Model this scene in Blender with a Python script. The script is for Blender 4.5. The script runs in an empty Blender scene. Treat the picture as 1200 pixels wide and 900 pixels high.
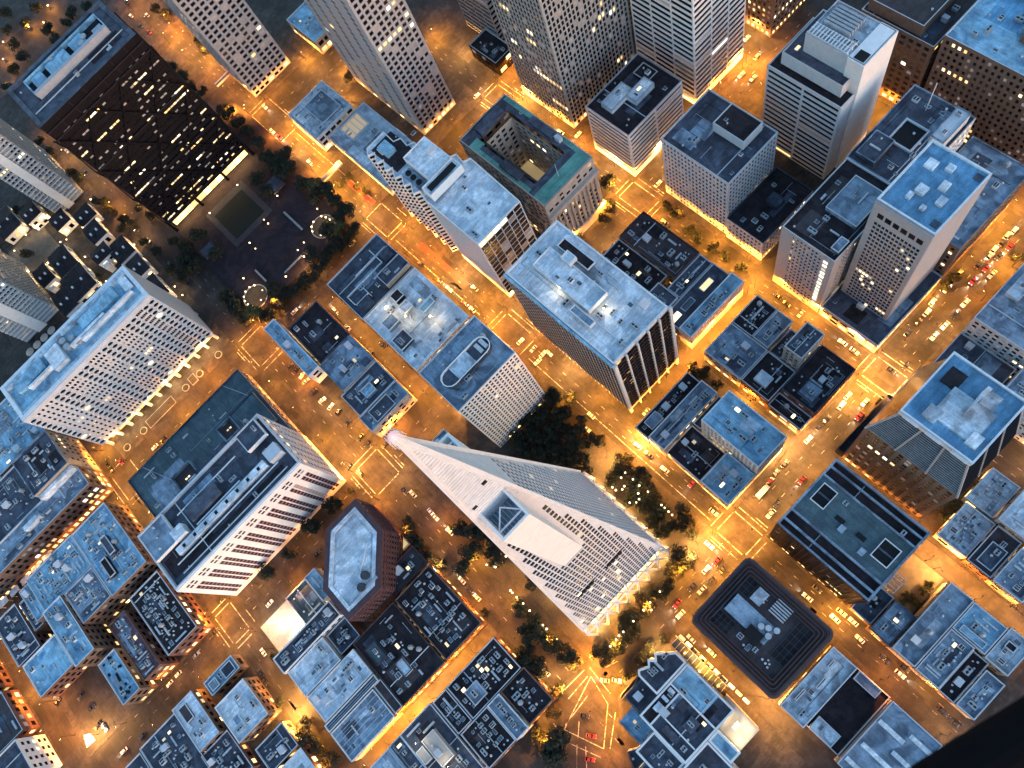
import bpy, math, random
from mathutils import Vector, Matrix
S = bpy.context.scene
COL = S.collection
# ------------------------------------------------------------------ camera, world, sun, exposure
CAM_H = 392.0
cam = bpy.data.cameras.new('camera')
cam.sensor_width = 36.0; cam.lens = 908.6/1200*36; cam.clip_end = 12000; cam.clip_start = .1
cam.dof.use_dof = True; cam.dof.focus_distance = 400; cam.dof.aperture_fstop = 2.8
camo = bpy.data.objects.new('camera', cam); COL.objects.link(camo)
RX = Vector((.68968503, -.68399027, -.2376802)); UP = Vector((.72251863, .62829581, .28846352)); BK = Vector((-.04797276, -.37067734, .92752193))
camo.matrix_world = Matrix(((RX.x, UP.x, BK.x, 0), (RX.y, UP.y, BK.y, 0), (RX.z, UP.z, BK.z, CAM_H), (0, 0, 0, 1)))
S.camera = camo
w = bpy.data.worlds.new('World'); S.world = w; w.use_nodes = True
wn = w.node_tree.nodes; wl = w.node_tree.links
sky = wn.new('ShaderNodeTexSky'); sky.sky_type = 'NISHITA'; sky.sun_disc = False
SUN_EL = math.radians(2.5); SUN_ROT = math.pi
sky.sun_elevation = SUN_EL; sky.sun_rotation = SUN_ROT; sky.ozone_density = 2.6; sky.dust_density = .6; sky.air_density = 1.2
wl.new(sky.outputs[0], wn['Background'].inputs[0]); wn['Background'].inputs[1].default_value = .15
sl = bpy.data.lights.new('sun', 'SUN'); sl.energy = .09; sl.angle = math.radians(40); sl.color = (.97, .92, 1.0)
so = bpy.data.objects.new('sun', sl); COL.objects.link(so)
so.rotation_euler = (math.radians(80), 0, 0)          # low western afterglow, shining towards +Y
S.view_settings.view_transform = 'Standard'; S.view_settings.look = 'None'; S.view_settings.gamma = 1
S.view_settings.exposure = 3.3
LAMP_W = 2450.0
SODIUM = (1.0, .375, .035)
WARM = (1.0, .66, .28)

# ------------------------------------------------------------------ materials
MATS = {}
def nodes(name):
    m = bpy.data.materials.new(name); m.use_nodes = True
    return m, m.node_tree.nodes, m.node_tree.links, m.node_tree.nodes['Principled BSDF']
def mat(name, col, rough=.75, var=.25, scale=.25, metal=0.0, patch=None, streak=0.0, spec=.4, bump=0):
    """procedural stained surface: broad patches, fine grain and optional second colour"""
    if name in MATS: return MATS[name]
    m, n, l, b = nodes(name)
    tc = n.new('ShaderNodeNewGeometry')
    n1 = n.new('ShaderNodeTexNoise'); n1.inputs['Scale'].default_value = scale; n1.inputs['Detail'].default_value = 7; n1.inputs['Roughness'].default_value = .68
    l.new(tc.outputs['Position'], n1.inputs['Vector'])
    r = n.new('ShaderNodeValToRGB'); e = r.color_ramp.elements
    e[0].position = .33; e[1].position = .67
    lo = tuple(c*(1-var) for c in col); hi = tuple(min(.92, c*(1+var)) for c in col)
    e[0].color = lo+(1,); e[1].color = hi+(1,)
    l.new(n1.outputs['Fac'], r.inputs['Fac']); last = r.outputs['Color']
    if patch:
        n2 = n.new('ShaderNodeTexNoise'); n2.inputs['Scale'].default_value = scale*.42; n2.inputs['Detail'].default_value = 5; n2.inputs['Distortion'].default_value = .9
        l.new(tc.outputs['Position'], n2.inputs['Vector'])
        r2 = n.new('ShaderNodeValToRGB'); r2.color_ramp.elements[0].position = .47; r2.color_ramp.elements[1].position = .60
        l.new(n2.outputs['Fac'], r2.inputs['Fac'])
        mx = n.new('ShaderNodeMix'); mx.data_type = 'RGBA'
        l.new(r2.outputs['Color'], mx.inputs['Factor']); l.new(last, mx.inputs[6]); mx.inputs[7].default_value = tuple(patch)+(1,)
        last = mx.outputs[2]
    if streak:
        wv = n.new('ShaderNodeTexVoronoi'); wv.inputs['Scale'].default_value = streak
        l.new(tc.outputs['Position'], wv.inputs['Vector'])
        m3 = n.new('ShaderNodeMix'); m3.data_type = 'RGBA'; m3.blend_type = 'MULTIPLY'; m3.inputs['Factor'].default_value = .35
        l.new(last, m3.inputs[6]); l.new(wv.outputs['Color'], m3.inputs[7]); last = m3.outputs[2]
        hs = n.new('ShaderNodeHueSaturation'); hs.inputs['Saturation'].default_value = .9
        l.new(last, hs.inputs['Color']); last = hs.outputs['Color']
    if name.startswith(('roof', 'teal', 'copper', 'asphalt', 'pavement')):
        mp = n.new('ShaderNodeMapping'); mp.inputs['Scale'].default_value = (1.5, .22, 1) if len(name) % 2 else (.22, 1.5, 1)
        l.new(tc.outputs['Position'], mp.inputs['Vector'])
        for vec, sc_, lo_, hi_ in ((mp.outputs['Vector'], .55, .74, 1.12), (tc.outputs['Position'], 1.9, .78, 1.16), (tc.outputs['Position'], .055, .72, 1.2)):
            g = n.new('ShaderNodeTexNoise'); g.inputs['Scale'].default_value = sc_; g.inputs['Detail'].default_value = 6; g.inputs['Roughness'].default_value = .7; l.new(vec, g.inputs['Vector'])
            q = n.new('ShaderNodeMapRange'); q.inputs['From Min'].default_value = .35; q.inputs['From Max'].default_value = .65; q.inputs['To Min'].default_value = lo_; q.inputs['To Max'].default_value = hi_; l.new(g.outputs['Fac'], q.inputs['Value'])
            mm = n.new('ShaderNodeVectorMath'); mm.operation = 'SCALE'; l.new(last, mm.inputs[0]); l.new(q.outputs[0], mm.inputs['Scale']); last = mm.outputs[0]
    l.new(last, b.inputs['Base Color'])
    b.inputs['Roughness'].default_value = rough; b.inputs['Metallic'].default_value = metal; b.inputs['Specular IOR Level'].default_value = spec
    MATS[name] = m
    return m
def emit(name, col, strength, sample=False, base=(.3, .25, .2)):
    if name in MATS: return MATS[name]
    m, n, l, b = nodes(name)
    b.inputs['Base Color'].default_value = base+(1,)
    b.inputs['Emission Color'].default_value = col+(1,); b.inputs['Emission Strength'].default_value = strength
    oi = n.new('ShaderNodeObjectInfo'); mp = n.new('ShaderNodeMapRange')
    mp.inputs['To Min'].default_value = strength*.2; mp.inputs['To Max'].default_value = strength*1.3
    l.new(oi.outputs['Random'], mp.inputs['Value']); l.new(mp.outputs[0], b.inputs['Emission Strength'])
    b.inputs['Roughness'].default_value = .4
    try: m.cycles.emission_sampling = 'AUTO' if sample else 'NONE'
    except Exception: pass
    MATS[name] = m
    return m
mat('roof_white', (.70, .73, .76), .5, .22, .22, patch=(.46, .52, .58), spec=.5)
mat('roof_pale', (.48, .55, .61), .6, .25, .25, patch=(.25, .27, .30), spec=.5)
mat('roof_grey', (.24, .31, .385), .65, .3, .25, patch=(.11, .14, .185))
mat('roof_slate', (.074, .084, .112), .7, .35, .3, patch=(.045, .045, .062), spec=.3)
mat('roof_dark', (.024, .017, .020), .85, .4, .3, patch=(.036, .028, .032), spec=.2)
mat('roof_brown', (.058, .040, .042), .85, .35, .3, patch=(.06, .05, .055))
mat('roof_red', (.12, .05, .06), .8, .3, .4, patch=(.19, .2, .23))
mat('roof_blue', (.27, .47, .59), .5, .25, .25, patch=(.14, .27, .38))
mat('copper_green', (.10, .27, .22), .55, .25, .3, patch=(.14, .33, .27))
mat('teal_roof', (.070, .115, .130), .6, .25, .2, patch=(.05, .085, .10))
mat('roof_azure', (.13, .30, .45), .45, .25, .25, patch=(.09, .21, .33))
mat('alley_asphalt', (.062, .054, .048), .8, .35, .3, patch=(.042, .036, .033))
mat('court_stone', (.10, .092, .08), .8, .25, .4)
mat('stone', (.40, .34, .29), .8, .12, .4)
mat('white_concrete', (.74, .71, .69), .7, .07, .3)
mat('cool_concrete', (.48, .495, .52), .7, .10, .3)
mat('grey_concrete', (.30, .295, .29), .75, .14, .3)
mat('tan_concrete', (.38, .30, .23), .75, .14, .3)
mat('granite', (.325, .325, .345), .6, .10, .5)
mat('brick', (.15, .072, .052), .85, .22, .6)
mat('brown_stone', (.15, .095, .07), .8, .2, .4)
mat('dark_metal', (.006, .0045, .0065), .6, .2, .4, spec=.15)
mat('bronze', (.018, .013, .015), .6, .25, .4, spec=.2)
mat('slot_glass', (.030, .010, .016), .3, .3, .3, spec=.25)
mat('maroon', (.075, .036, .040), .7, .25, .35)
mat('quartz', (.56, .56, .575), .75, .06, .3)
mat('slot_bar', (.33, .20, .22), .7, .1, .5)
mat('purple_stone', (.070, .040, .038), .7, .25, .35)
mat('charcoal', (.045, .045, .05), .6, .3, .3)
mat('steel', (.42, .44, .46), .4, .2, .8, spec=.6)
mat('light_metal', (.62, .63, .64), .45, .15, .5, spec=.6)
mat('unit_grey', (.30, .32, .34), .5, .25, .6)
mat('black_rubber', (.012, .012, .013), .8, .2, .5, spec=.2)
mat('sill_black', (.006, .005, .006), .95, .2, 3, spec=.05)
mat('glass_dark', (.006, .006, .008), .2, .4, .12, spec=.25)
mat('glass_blue', (.05, .075, .10), .10, .4, .15, spec=.8)
mat('asphalt', (.048, .040, .036), .75, .45, .12, patch=(.028, .024, .022), spec=.25)
mat('ground', (.013, .010, .009), .9, .3, .05)
mat('pavement', (.062, .052, .046), .8, .35, .3, patch=(.042, .036, .032), spec=.2)
mat('plaza_tile', (.030, .022, .028), .85, .3, .3, patch=(.021, .016, .020), spec=.15)
mat('plaza_path', (.05, .044, .048), .85, .2, .4, spec=.2)
mat('worn_paint', (.34, .32, .28), .8, .5, .9, patch=(.08, .072, .066))
mat('patch_asphalt', (.030, .027, .026), .8, .3, .5)
mat('path_stone', (.24, .235, .235), .8, .2, .4)
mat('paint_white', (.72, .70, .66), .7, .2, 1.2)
mat('bus_lane_red', (.13, .030, .024), .75, .3, .4)
mat('lawn', (.008, .012, .008), .95, .35, .8)
mat('leaf', (.018, .022, .012), .8, .5, .35)
mat('leaf_light', (.06, .065, .022), .8, .45, .35)  # lighter copy of leaf: lamplight on the crowns put into the colour
mat('bark', (.07, .05, .035), .9, .3, 2)
mat('soil', (.05, .04, .03), .95, .3, 1)
mat('car_white', (.70, .70, .70), .3, .03, 1, spec=.6)
mat('car_dark', (.022, .022, .026), .3, .1, 1, spec=.6)
mat('car_red', (.17, .014, .012), .3, .05, 1, spec=.6)
mat('car_silver', (.38, .39, .40), .3, .05, 1, metal=.4, spec=.6)
emit('lit_warm', (1, .72, .33), .30)
emit('lit_amber', (1, .55, .16), .22)
emit('lit_white', (1, .88, .66), .34)
emit('lit_dim', (.62, .50, .50), .022)
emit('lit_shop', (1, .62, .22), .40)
emit('lit_lobby', (1, .64, .21), .42, True)
emit('lamp_glow', (1, .60, .20), 5)
emit('globe_glow', (1, .72, .34), 1.0)
emit('beacon_glow', (1, .42, .34), .10, True, (.7, .6, .58))
emit('head_glow', (1, .9, .7), 1.0)
emit('tail_glow', (1, .06, .03), .7)
emit('court_glow', (1, .70, .30), .10, True)  # emission in place of lamplight inside courts and under glass
M = lambda k: MATS[k]

# ------------------------------------------------------------------ mesh helpers
class MB:
    def __init__(s): s.v = []; s.f = []; s.mi = []; s.m = 0
    def poly(s, pts):
        k = len(s.v); s.v.extend(pts); s.f.append(tuple(range(k, k+len(pts)))); s.mi.append(s.m)
    def box(s, x0, x1, y0, y1, z0, z1):
        k = len(s.v)
        s.v.extend([(x0, y0, z0), (x1, y0, z0), (x1, y1, z0), (x0, y1, z0), (x0, y0, z1), (x1, y0, z1), (x1, y1, z1), (x0, y1, z1)])
        for q in ((3, 2, 1, 0), (4, 5, 6, 7), (0, 1, 5, 4), (1, 2, 6, 5), (2, 3, 7, 6), (3, 0, 4, 7)):
            s.f.append(tuple(k+i for i in q)); s.mi.append(s.m)
    def prism(s, p, z0, z1, bottom=False):
        n = len(p)
        for i in range(n):
            a, b = p[i], p[(i+1) % n]
            s.poly([(a[0], a[1], z0), (b[0], b[1], z0), (b[0], b[1], z1), (a[0], a[1], z1)])
        s.poly([(x, y, z1) for x, y in p])
        if bottom: s.poly([(x, y, z0) for x, y in reversed(p)])
    def cyl(s, x, y, z0, z1, r, n=10, r1=None, cap=True):
        r1 = r if r1 is None else r1
        A = [(x+r*math.cos(6.2832*i/n), y+r*math.sin(6.2832*i/n), z0) for i in range(n)]
        B = [(x+r1*math.cos(6.2832*i/n), y+r1*math.sin(6.2832*i/n), z1) for i in range(n)]
        for i in range(n): s.poly([A[i], A[(i+1) % n], B[(i+1) % n], B[i]])
        if cap: s.poly(B)
    def beam(s, a, b, t, t2=None):
        a = Vector(a); b = Vector(b); d = (b-a).normalized(); u = d.cross(Vector((0, 0, 1)))
        if u.length < 1e-3: u = Vector((1, 0, 0))
        u.normalize(); v = u.cross(d); t2 = t2 or t
        c = [a+u*i*t/2+v*j*t2/2 for i, j in ((-1, -1), (1, -1), (1, 1), (-1, 1))]; e = [p+(b-a) for p in c]
        for i in range(4): s.poly([tuple(c[i]), tuple(c[(i+1) % 4]), tuple(e[(i+1) % 4]), tuple(e[i])])
        s.poly([tuple(p) for p in reversed(c)]); s.poly([tuple(p) for p in e])
    def mesh(s, name, mats, org=(0, 0, 0)):
        me = bpy.data.meshes.new(name)
        ox, oy, oz = org
        me.from_pydata([(x-ox, y-oy, z-oz) for x, y, z in s.v], [], s.f)
        if not isinstance(mats, (list, tuple)): mats = [mats]
        for m in mats: me.materials.append(M(m) if isinstance(m, str) else m)
        if len(mats) > 1: me.polygons.foreach_set('material_index', s.mi)
        return me
def ob(name, me, parent=None, loc=(0, 0, 0), rz=0, sc=None):
    o = bpy.data.objects.new(name, me); COL.objects.link(o)
    o.location = loc
    if rz: o.rotation_euler = (0, 0, rz)
    if sc: o.scale = sc
    if parent is not None: o.parent = parent
    return o
def part(name, mb, mats, root, kind=None, parent=None):
    """a mesh in world metres, linked under its thing (whose origin is root.location)"""
    if not mb.f: return None
    o = ob(name, mb.mesh(name, mats, root.location), parent or root)
    if kind: o['kind'] = kind
    return o
def thing(name, label, cat, loc, group=None, rz=0):
    o = bpy.data.objects.new(name, None); COL.objects.link(o); o.location = loc; o.empty_display_size = 1
    if rz: o.rotation_euler = (0, 0, rz)
    o['label'] = label; o['category'] = cat
    if group: o['group'] = group
    return o
def struct(name, mb, mats):
    o = ob(name, mb.mesh(name, mats)); o['kind'] = 'structure'; return o
def rect(x0, x1, y0, y1): return [(x0, y0), (x1, y0), (x1, y1), (x0, y1)]
def inset(p, t):
    n = len(p); out = []
    for i in range(n):
        a, b, c = p[i-1], p[i], p[(i+1) % n]
        d1 = Vector((b[0]-a[0], b[1]-a[1])).normalized(); d2 = Vector((c[0]-b[0], c[1]-b[1])).normalized()
        n1 = Vector((-d1.y, d1.x)); n2 = Vector((-d2.y, d2.x))
        k = 1+n1.dot(n2)
        q = (n1+n2)*(t/max(k, .3)); out.append((b[0]+q.x, b[1]+q.y))
    return out

# ------------------------------------------------------------------ facades: real openings with reveals and set-back panes
LITMESH = {}
def lit_pane(w_, h_, d, m):
    key = (round(w_, 1), round(h_, 1), round(d[0], 2), round(d[1], 2), m)
    if key not in LITMESH:
        b = MB(); a = w_/2; c = h_/2
        b.poly([(-d[0]*a, -d[1]*a, -c), (d[0]*a, d[1]*a, -c), (d[0]*a, d[1]*a, c), (-d[0]*a, -d[1]*a, c)])
        LITMESH[key] = b.mesh('window_pane', m)
    return LITMESH[key]
FAC = {  # column width, storey height, pier share, spandrel share, depth, share lit
 'punch': (3.2, 3.7, .52, .50, .40, .06), 'punchwide': (4.2, 3.9, .42, .46, .40, .08), 'band': (7.5, 3.9, .05, .52, .5, .04),
 'fins': (2.4, 4.0, .34, .16, .9, .03), 'grid': (2.9, 3.9, .36, .42, .6, .06), 'slim': (2.2, 3.5, .45, .45, .35, .05),
 'dark': (2.4, 4.2, .16, .72, .35, .13), 'blank': None, 'shop': (4.5, 4.0, .25, .40, .4, .25), 'dots': (2.15, 3.4, .38, .44, .5, .01)}
def cells(L, cw, frac, margin):
    n = max(1, int((L-2*margin)/cw)); s_ = (L-2*margin)/n; h_ = s_*(1-frac)/2
    return [(margin+s_*(i+.5)-h_, margin+s_*(i+.5)+h_) for i in range(n)]
def facade_edge(root, W, G, p0, p1, z0, z1, cols, rows, depth, rnd, plit, shop=False, lits=('lit_warm', 'lit_warm', 'lit_amber', 'lit_white'), single=None, shoplit=.5):
    depth = min(depth, .16)      # shallow reveals: from high above a deep sill would hide the glass
    L = math.hypot(p1[0]-p0[0], p1[1]-p0[1]); d = ((p1[0]-p0[0])/L, (p1[1]-p0[1])/L); n = (d[1], -d[0])
    def P(u, v, o=0.0): return (p0[0]+d[0]*u-n[0]*o, p0[1]+d[1]*u-n[1]*o, v)
    vs = z0; on = False
    for ri, (v0, v1) in enumerate(rows):
        W.poly([P(0, vs), P(L, vs), P(L, v0), P(0, v0)]); us = 0; on = False; base = plit*rnd.choice((.05, .2, .4, .8, 2.6))
        for (u0, u1) in cols:
            W.poly([P(us, v0), P(u0, v0), P(u0, v1), P(us, v1)])
            W.poly([P(u0, v0), P(u1, v0), P(u1, v0, depth), P(u0, v0, depth)]); W.poly([P(u0, v1, depth), P(u1, v1, depth), P(u1, v1), P(u0, v1)])
            W.poly([P(u0, v0), P(u0, v0, depth), P(u0, v1, depth), P(u0, v1)]); W.poly([P(u1, v0, depth), P(u1, v0), P(u1, v1), P(u1, v1, depth)])
            ground = shop and ri == 0
            hit = rnd.random() < (shoplit if ground else (.66 if on else base*.7)); dim = not hit and not ground and rnd.random() < min(.2, plit*2)
            on = hit and not ground
            if hit or dim:
                m = 'lit_shop' if ground else ('lit_dim' if dim else rnd.choice(lits))
                c = P((u0+u1)/2, (v0+v1)/2, depth)
                ob('lit_window', lit_pane(u1-u0, v1-v0, d, m), root, (c[0]-root.location.x, c[1]-root.location.y, c[2]-root.location.z))
            elif single:
                c = P((u0+u1)/2, (v0+v1)/2, depth)
                ob('window', lit_pane(u1-u0, v1-v0, d, single), root, (c[0]-root.location.x, c[1]-root.location.y, c[2]-root.location.z))
            else:
                G.poly([P(u0, v0, depth), P(u1, v0, depth), P(u1, v1, depth), P(u0, v1, depth)])
            us = u1
        W.poly([P(us, v0), P(L, v0), P(L, v1), P(us, v1)]); vs = v1
    W.poly([P(0, vs), P(L, vs), P(L, z1), P(0, z1)])
def faces_camera(p0, p1):
    return (p1[1]-p0[1])*(0-p0[0])-(p1[0]-p0[0])*(0-p0[1]) > 0
def walls(root, W, G, poly, z0, z1, fac, rnd, shop=True, margin=.9, lit=None, top=1.6, single=None, per_edge=None, shoplit=.5):
    n = len(poly)
    for i in range(n):
        p0, p1 = poly[i], poly[(i+1) % n]
        f = (per_edge or {}).get(i, fac); spec = FAC.get(f) if isinstance(f, str) else f
        L = math.hypot(p1[0]-p0[0], p1[1]-p0[1])
        if spec is None or L < 3 or z1-z0 < 4:
            W.poly([(p0[0], p0[1], z0), (p1[0], p1[1], z0), (p1[0], p1[1], z1), (p0[0], p0[1], z1)]); continue
        cw, fh, pf, sf, dep, pl = spec
        if not faces_camera(p0, p1): cw, fh = cw*1.6, fh*1.3
        cols = cells(L, cw, pf, margin if pf > .1 else .4); H = z1-z0-top; nf = max(1, int(H/fh)); s_ = H/nf
        rows = [(z0+s_*k+s_*sf*.6, z0+s_*(k+1)-s_*sf*.4) for k in range(nf)]
        facade_edge(root, W, G, p0, p1, z0, z1, cols, rows, dep, rnd, pl if lit is None else lit, shop, single=single, shoplit=shoplit)

# ------------------------------------------------------------------ rooftop pieces (shared meshes)
PROTO = {}
def _protos():
    b = MB(); b.m = 0; b.box(-.5, .5, -.5, .5, 0, 1); b.m = 1
    b.cyl(-.22, 0, 1, 1.06, .2, 10); b.cyl(.24, 0, 1, 1.06, .2, 10); PROTO['air_handler'] = b.mesh('air_handler', ['unit_grey', 'black_rubber'])
    b = MB(); b.m = 0; b.box(-.5, .5, -.5, .5, 0, .8); b.m = 1; b.box(-.42, .42, -.42, .42, .8, .84); b.m = 0
    b.box(-.5, .5, -.03, .03, .84, .95); PROTO['cooling_unit'] = b.mesh('cooling_unit', ['light_metal', 'charcoal'])
    b = MB(); b.box(-.5, .5, -.5, .5, .15, .8); b.box(-.5, -.42, -.4, .4, 0, .15); b.box(.42, .5, -.4, .4, 0, .15); PROTO['duct'] = b.mesh('duct', 'steel')
    b = MB(); b.cyl(0, 0, 0, .8, .35, 8); b.cyl(0, 0, .8, 1.05, .55, 8, .3); PROTO['vent'] = b.mesh('vent', 'steel')
    for nm, gm in (('skylight', 'glass_blue'), ('lit_skylight', 'lit_warm')):
        b = MB(); b.m = 0; b.box(-.5, .5, -.5, .5, 0, .35); b.m = 1
        b.poly([(-.45, -.45, .36), (.45, -.45, .36), (.45, 0, .62), (-.45, 0, .62)]); b.poly([(.45, .45, .36), (-.45, .45, .36), (-.45, 0, .62), (.45, 0, .62)])
        b.poly([(.45, -.45, .36), (.45, .45, .36), (.45, 0, .62)]); b.poly([(-.45, .45, .36), (-.45, -.45, .36), (-.45, 0, .62)])
        PROTO[nm] = b.mesh(nm, ['light_metal', gm])
    b = MB(); b.box(-.5, .5, -.5, .5, 0, .9); b.poly([(-.55, -.55, .9), (.55, -.55, .9), (.55, .55, 1.15), (-.55, .55, 1.15)]); b.box(.5, .52, -.2, .2, 0, .75); PROTO['stair_head'] = b.mesh('stair_head', 'cool_concrete')
    b = MB(); b.cyl(0, 0, .3, 1, .5, 12); b.cyl(0, 0, 1, 1.2, .5, 12, .05)
    for a, c in ((-.35, -.35), (.35, -.35), (.35, .35), (-.35, .35)): b.box(a-.04, a+.04, c-.04, c+.04, 0, .32)
    PROTO['water_tank'] = b.mesh('water_tank', 'unit_grey')
    b = MB(); b.beam((-.5, 0, .25), (.5, 0, .25), .18, .18)
    for a in (-.4, 0, .4): b.box(a-.03, a+.03, -.15, .15, 0, .2)
    PROTO['pipe'] = b.mesh('pipe', 'steel')
_protos()
def clutter(root, poly, z, n, rnd, blocks=(), lit=.12):
    xs = [p[0] for p in poly]; ys = [p[1] for p in poly]
    x0, x1, y0, y1 = min(xs)+1.6, max(xs)-1.6, min(ys)+1.6, max(ys)-1.6
    if x1-x0 < 2 or y1-y0 < 2: return
    used = list(blocks); tries = 0; k = 0
    while k < n and tries < n*8:
        tries += 1
        r = rnd.random()
        if r < .26: nm, sx, sy, sz = 'air_handler', rnd.uniform(1.8, 4.2), rnd.uniform(1.5, 2.6), rnd.uniform(1.2, 2.2)
        elif r < .36: nm, sx, sy, sz = 'cooling_unit', rnd.uniform(1.6, 3), rnd.uniform(1.6, 3), rnd.uniform(1.3, 2)
        elif r < .52: nm, sx, sy, sz = 'duct', rnd.uniform(3, 9), rnd.uniform(.6, 1.1), rnd.uniform(.8, 1.2)
        elif r < .74: nm, sx, sy, sz = 'vent', *(rnd.uniform(.8, 1.3),)*2, rnd.uniform(.8, 1.5)
        elif r < .88: nm, sx, sy, sz = ('lit_skylight' if rnd.random() < lit else 'skylight'), rnd.uniform(1.4, 3), rnd.uniform(1.2, 2), 1
        elif r < .93: nm, sx, sy, sz = 'stair_head', rnd.uniform(2.6, 4), rnd.uniform(2.4, 3.4), rnd.uniform(2.4, 3)
        elif r < .95: nm, sx, sy, sz = 'water_tank', 2.4, 2.4, 3
        else: nm, sx, sy, sz = 'pipe', rnd.uniform(4, 10), 1, 1
        rz = rnd.choice((0, math.pi/2))
        ex, ey = (sx, sy) if rz == 0 else (sy, sx)
        if ex > x1-x0 or ey > y1-y0: continue
        x = rnd.uniform(x0+ex/2, x1-ex/2); y = rnd.uniform(y0+ey/2, y1-ey/2)
        if any(x-ex/2 < b[1]+.3 and x+ex/2 > b[0]-.3 and y-ey/2 < b[3]+.3 and y+ey/2 > b[2]-.3 for b in used): continue
        used.append((x-ex/2, x+ex/2, y-ey/2, y+ey/2)); k += 1
        ob(nm, PROTO[nm], root, (x-root.location.x, y-root.location.y, z-root.location.z), rz, (sx, sy, sz))
PATCHM = ('roof_grey', 'roof_slate', 'roof_pale', 'roof_dark', 'roof_blue')
def roof_repairs(root, poly, z, rnd, roofm):
    xs = [p[0] for p in poly]; ys = [p[1] for p in poly]; x0, x1, y0, y1 = min(xs)+.8, max(xs)-.8, min(ys)+.8, max(ys)-.8
    if x1-x0 < 5 or y1-y0 < 5 or len(poly) > 4: return
    k = 0; used = []
    near = {'roof_white': ('roof_pale', 'roof_pale', 'roof_grey'), 'roof_pale': ('roof_grey', 'roof_white'), 'roof_grey': ('roof_slate', 'roof_pale'), 'roof_slate': ('roof_dark', 'roof_grey'), 'roof_dark': ('roof_slate', 'roof_brown'), 'roof_blue': ('roof_azure', 'roof_grey', 'roof_pale'), 'roof_brown': ('roof_dark', 'roof_slate')}.get(roofm, ('roof_grey',))
    for _ in range(rnd.randint(1, 4)):
        w_, h_ = rnd.uniform(.15, .5)*(x1-x0), rnd.uniform(.12, .45)*(y1-y0); x = rnd.uniform(x0, x1-w_); y = rnd.uniform(y0, y1-h_)
        if any(x < u[1] and x+w_ > u[0] and y < u[3] and y+h_ > u[2] for u in used): continue
        used.append((x, x+w_, y, y+h_)); m = MB(); zz = z+.012
        m.poly([(x, y, zz), (x+w_, y, zz), (x+w_, y+h_, zz), (x, y+h_, zz)]); part('roof_patch', m, rnd.choice(near), root)
    if rnd.random() < .55:      # low curb dividing two roof bays
        m = MB()
        if rnd.random() < .5: x = rnd.uniform(x0+2, x1-2); m.box(x-.18, x+.18, y0-.4, y1+.4, z, z+.45)
        else: y = rnd.uniform(y0+2, y1-2); m.box(x0-.4, x1+.4, y-.18, y+.18, z, z+.45)
        part('roof_curb', m, rnd.choice(('light_metal', 'cool_concrete', 'roof_pale')), root)
    for _ in range(rnd.randint(1, 3)):      # conduit with an elbow
        x, y = rnd.uniform(x0, x1), rnd.uniform(y0, y1); X, Y = rnd.uniform(x0, x1), rnd.uniform(y0, y1); m = MB()
        m.box(min(x, X), max(x, X)+.12, y-.06, y+.06, z+.1, z+.24); m.box(X-.06, X+.06, min(y, Y), max(y, Y), z+.24, z+.36); part('conduit', m, rnd.choice(('steel', 'black_rubber')), root, 'stuff')
def roof_of(root, poly, z1, roofm, parm='cool_concrete', ph=1.1, pt=.45, deck=True):
    """deck set below a parapet with coping"""
    inn = inset(poly, pt); c = MB(); n = len(poly)
    for i in range(n):
        a, b, d, e = poly[i], poly[(i+1) % n], inn[(i+1) % n], inn[i]
        c.poly([(a[0], a[1], z1), (b[0], b[1], z1), (d[0], d[1], z1), (e[0], e[1], z1)])
        c.poly([(e[0], e[1], z1), (d[0], d[1], z1), (d[0], d[1], z1-ph), (e[0], e[1], z1-ph)])
    part('parapet', c, parm, root)
    if deck:
        r = MB(); r.poly([(x, y, z1-ph) for x, y in inn]); part('roof', r, roofm, root)
    return inn
NB = [0]
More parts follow.
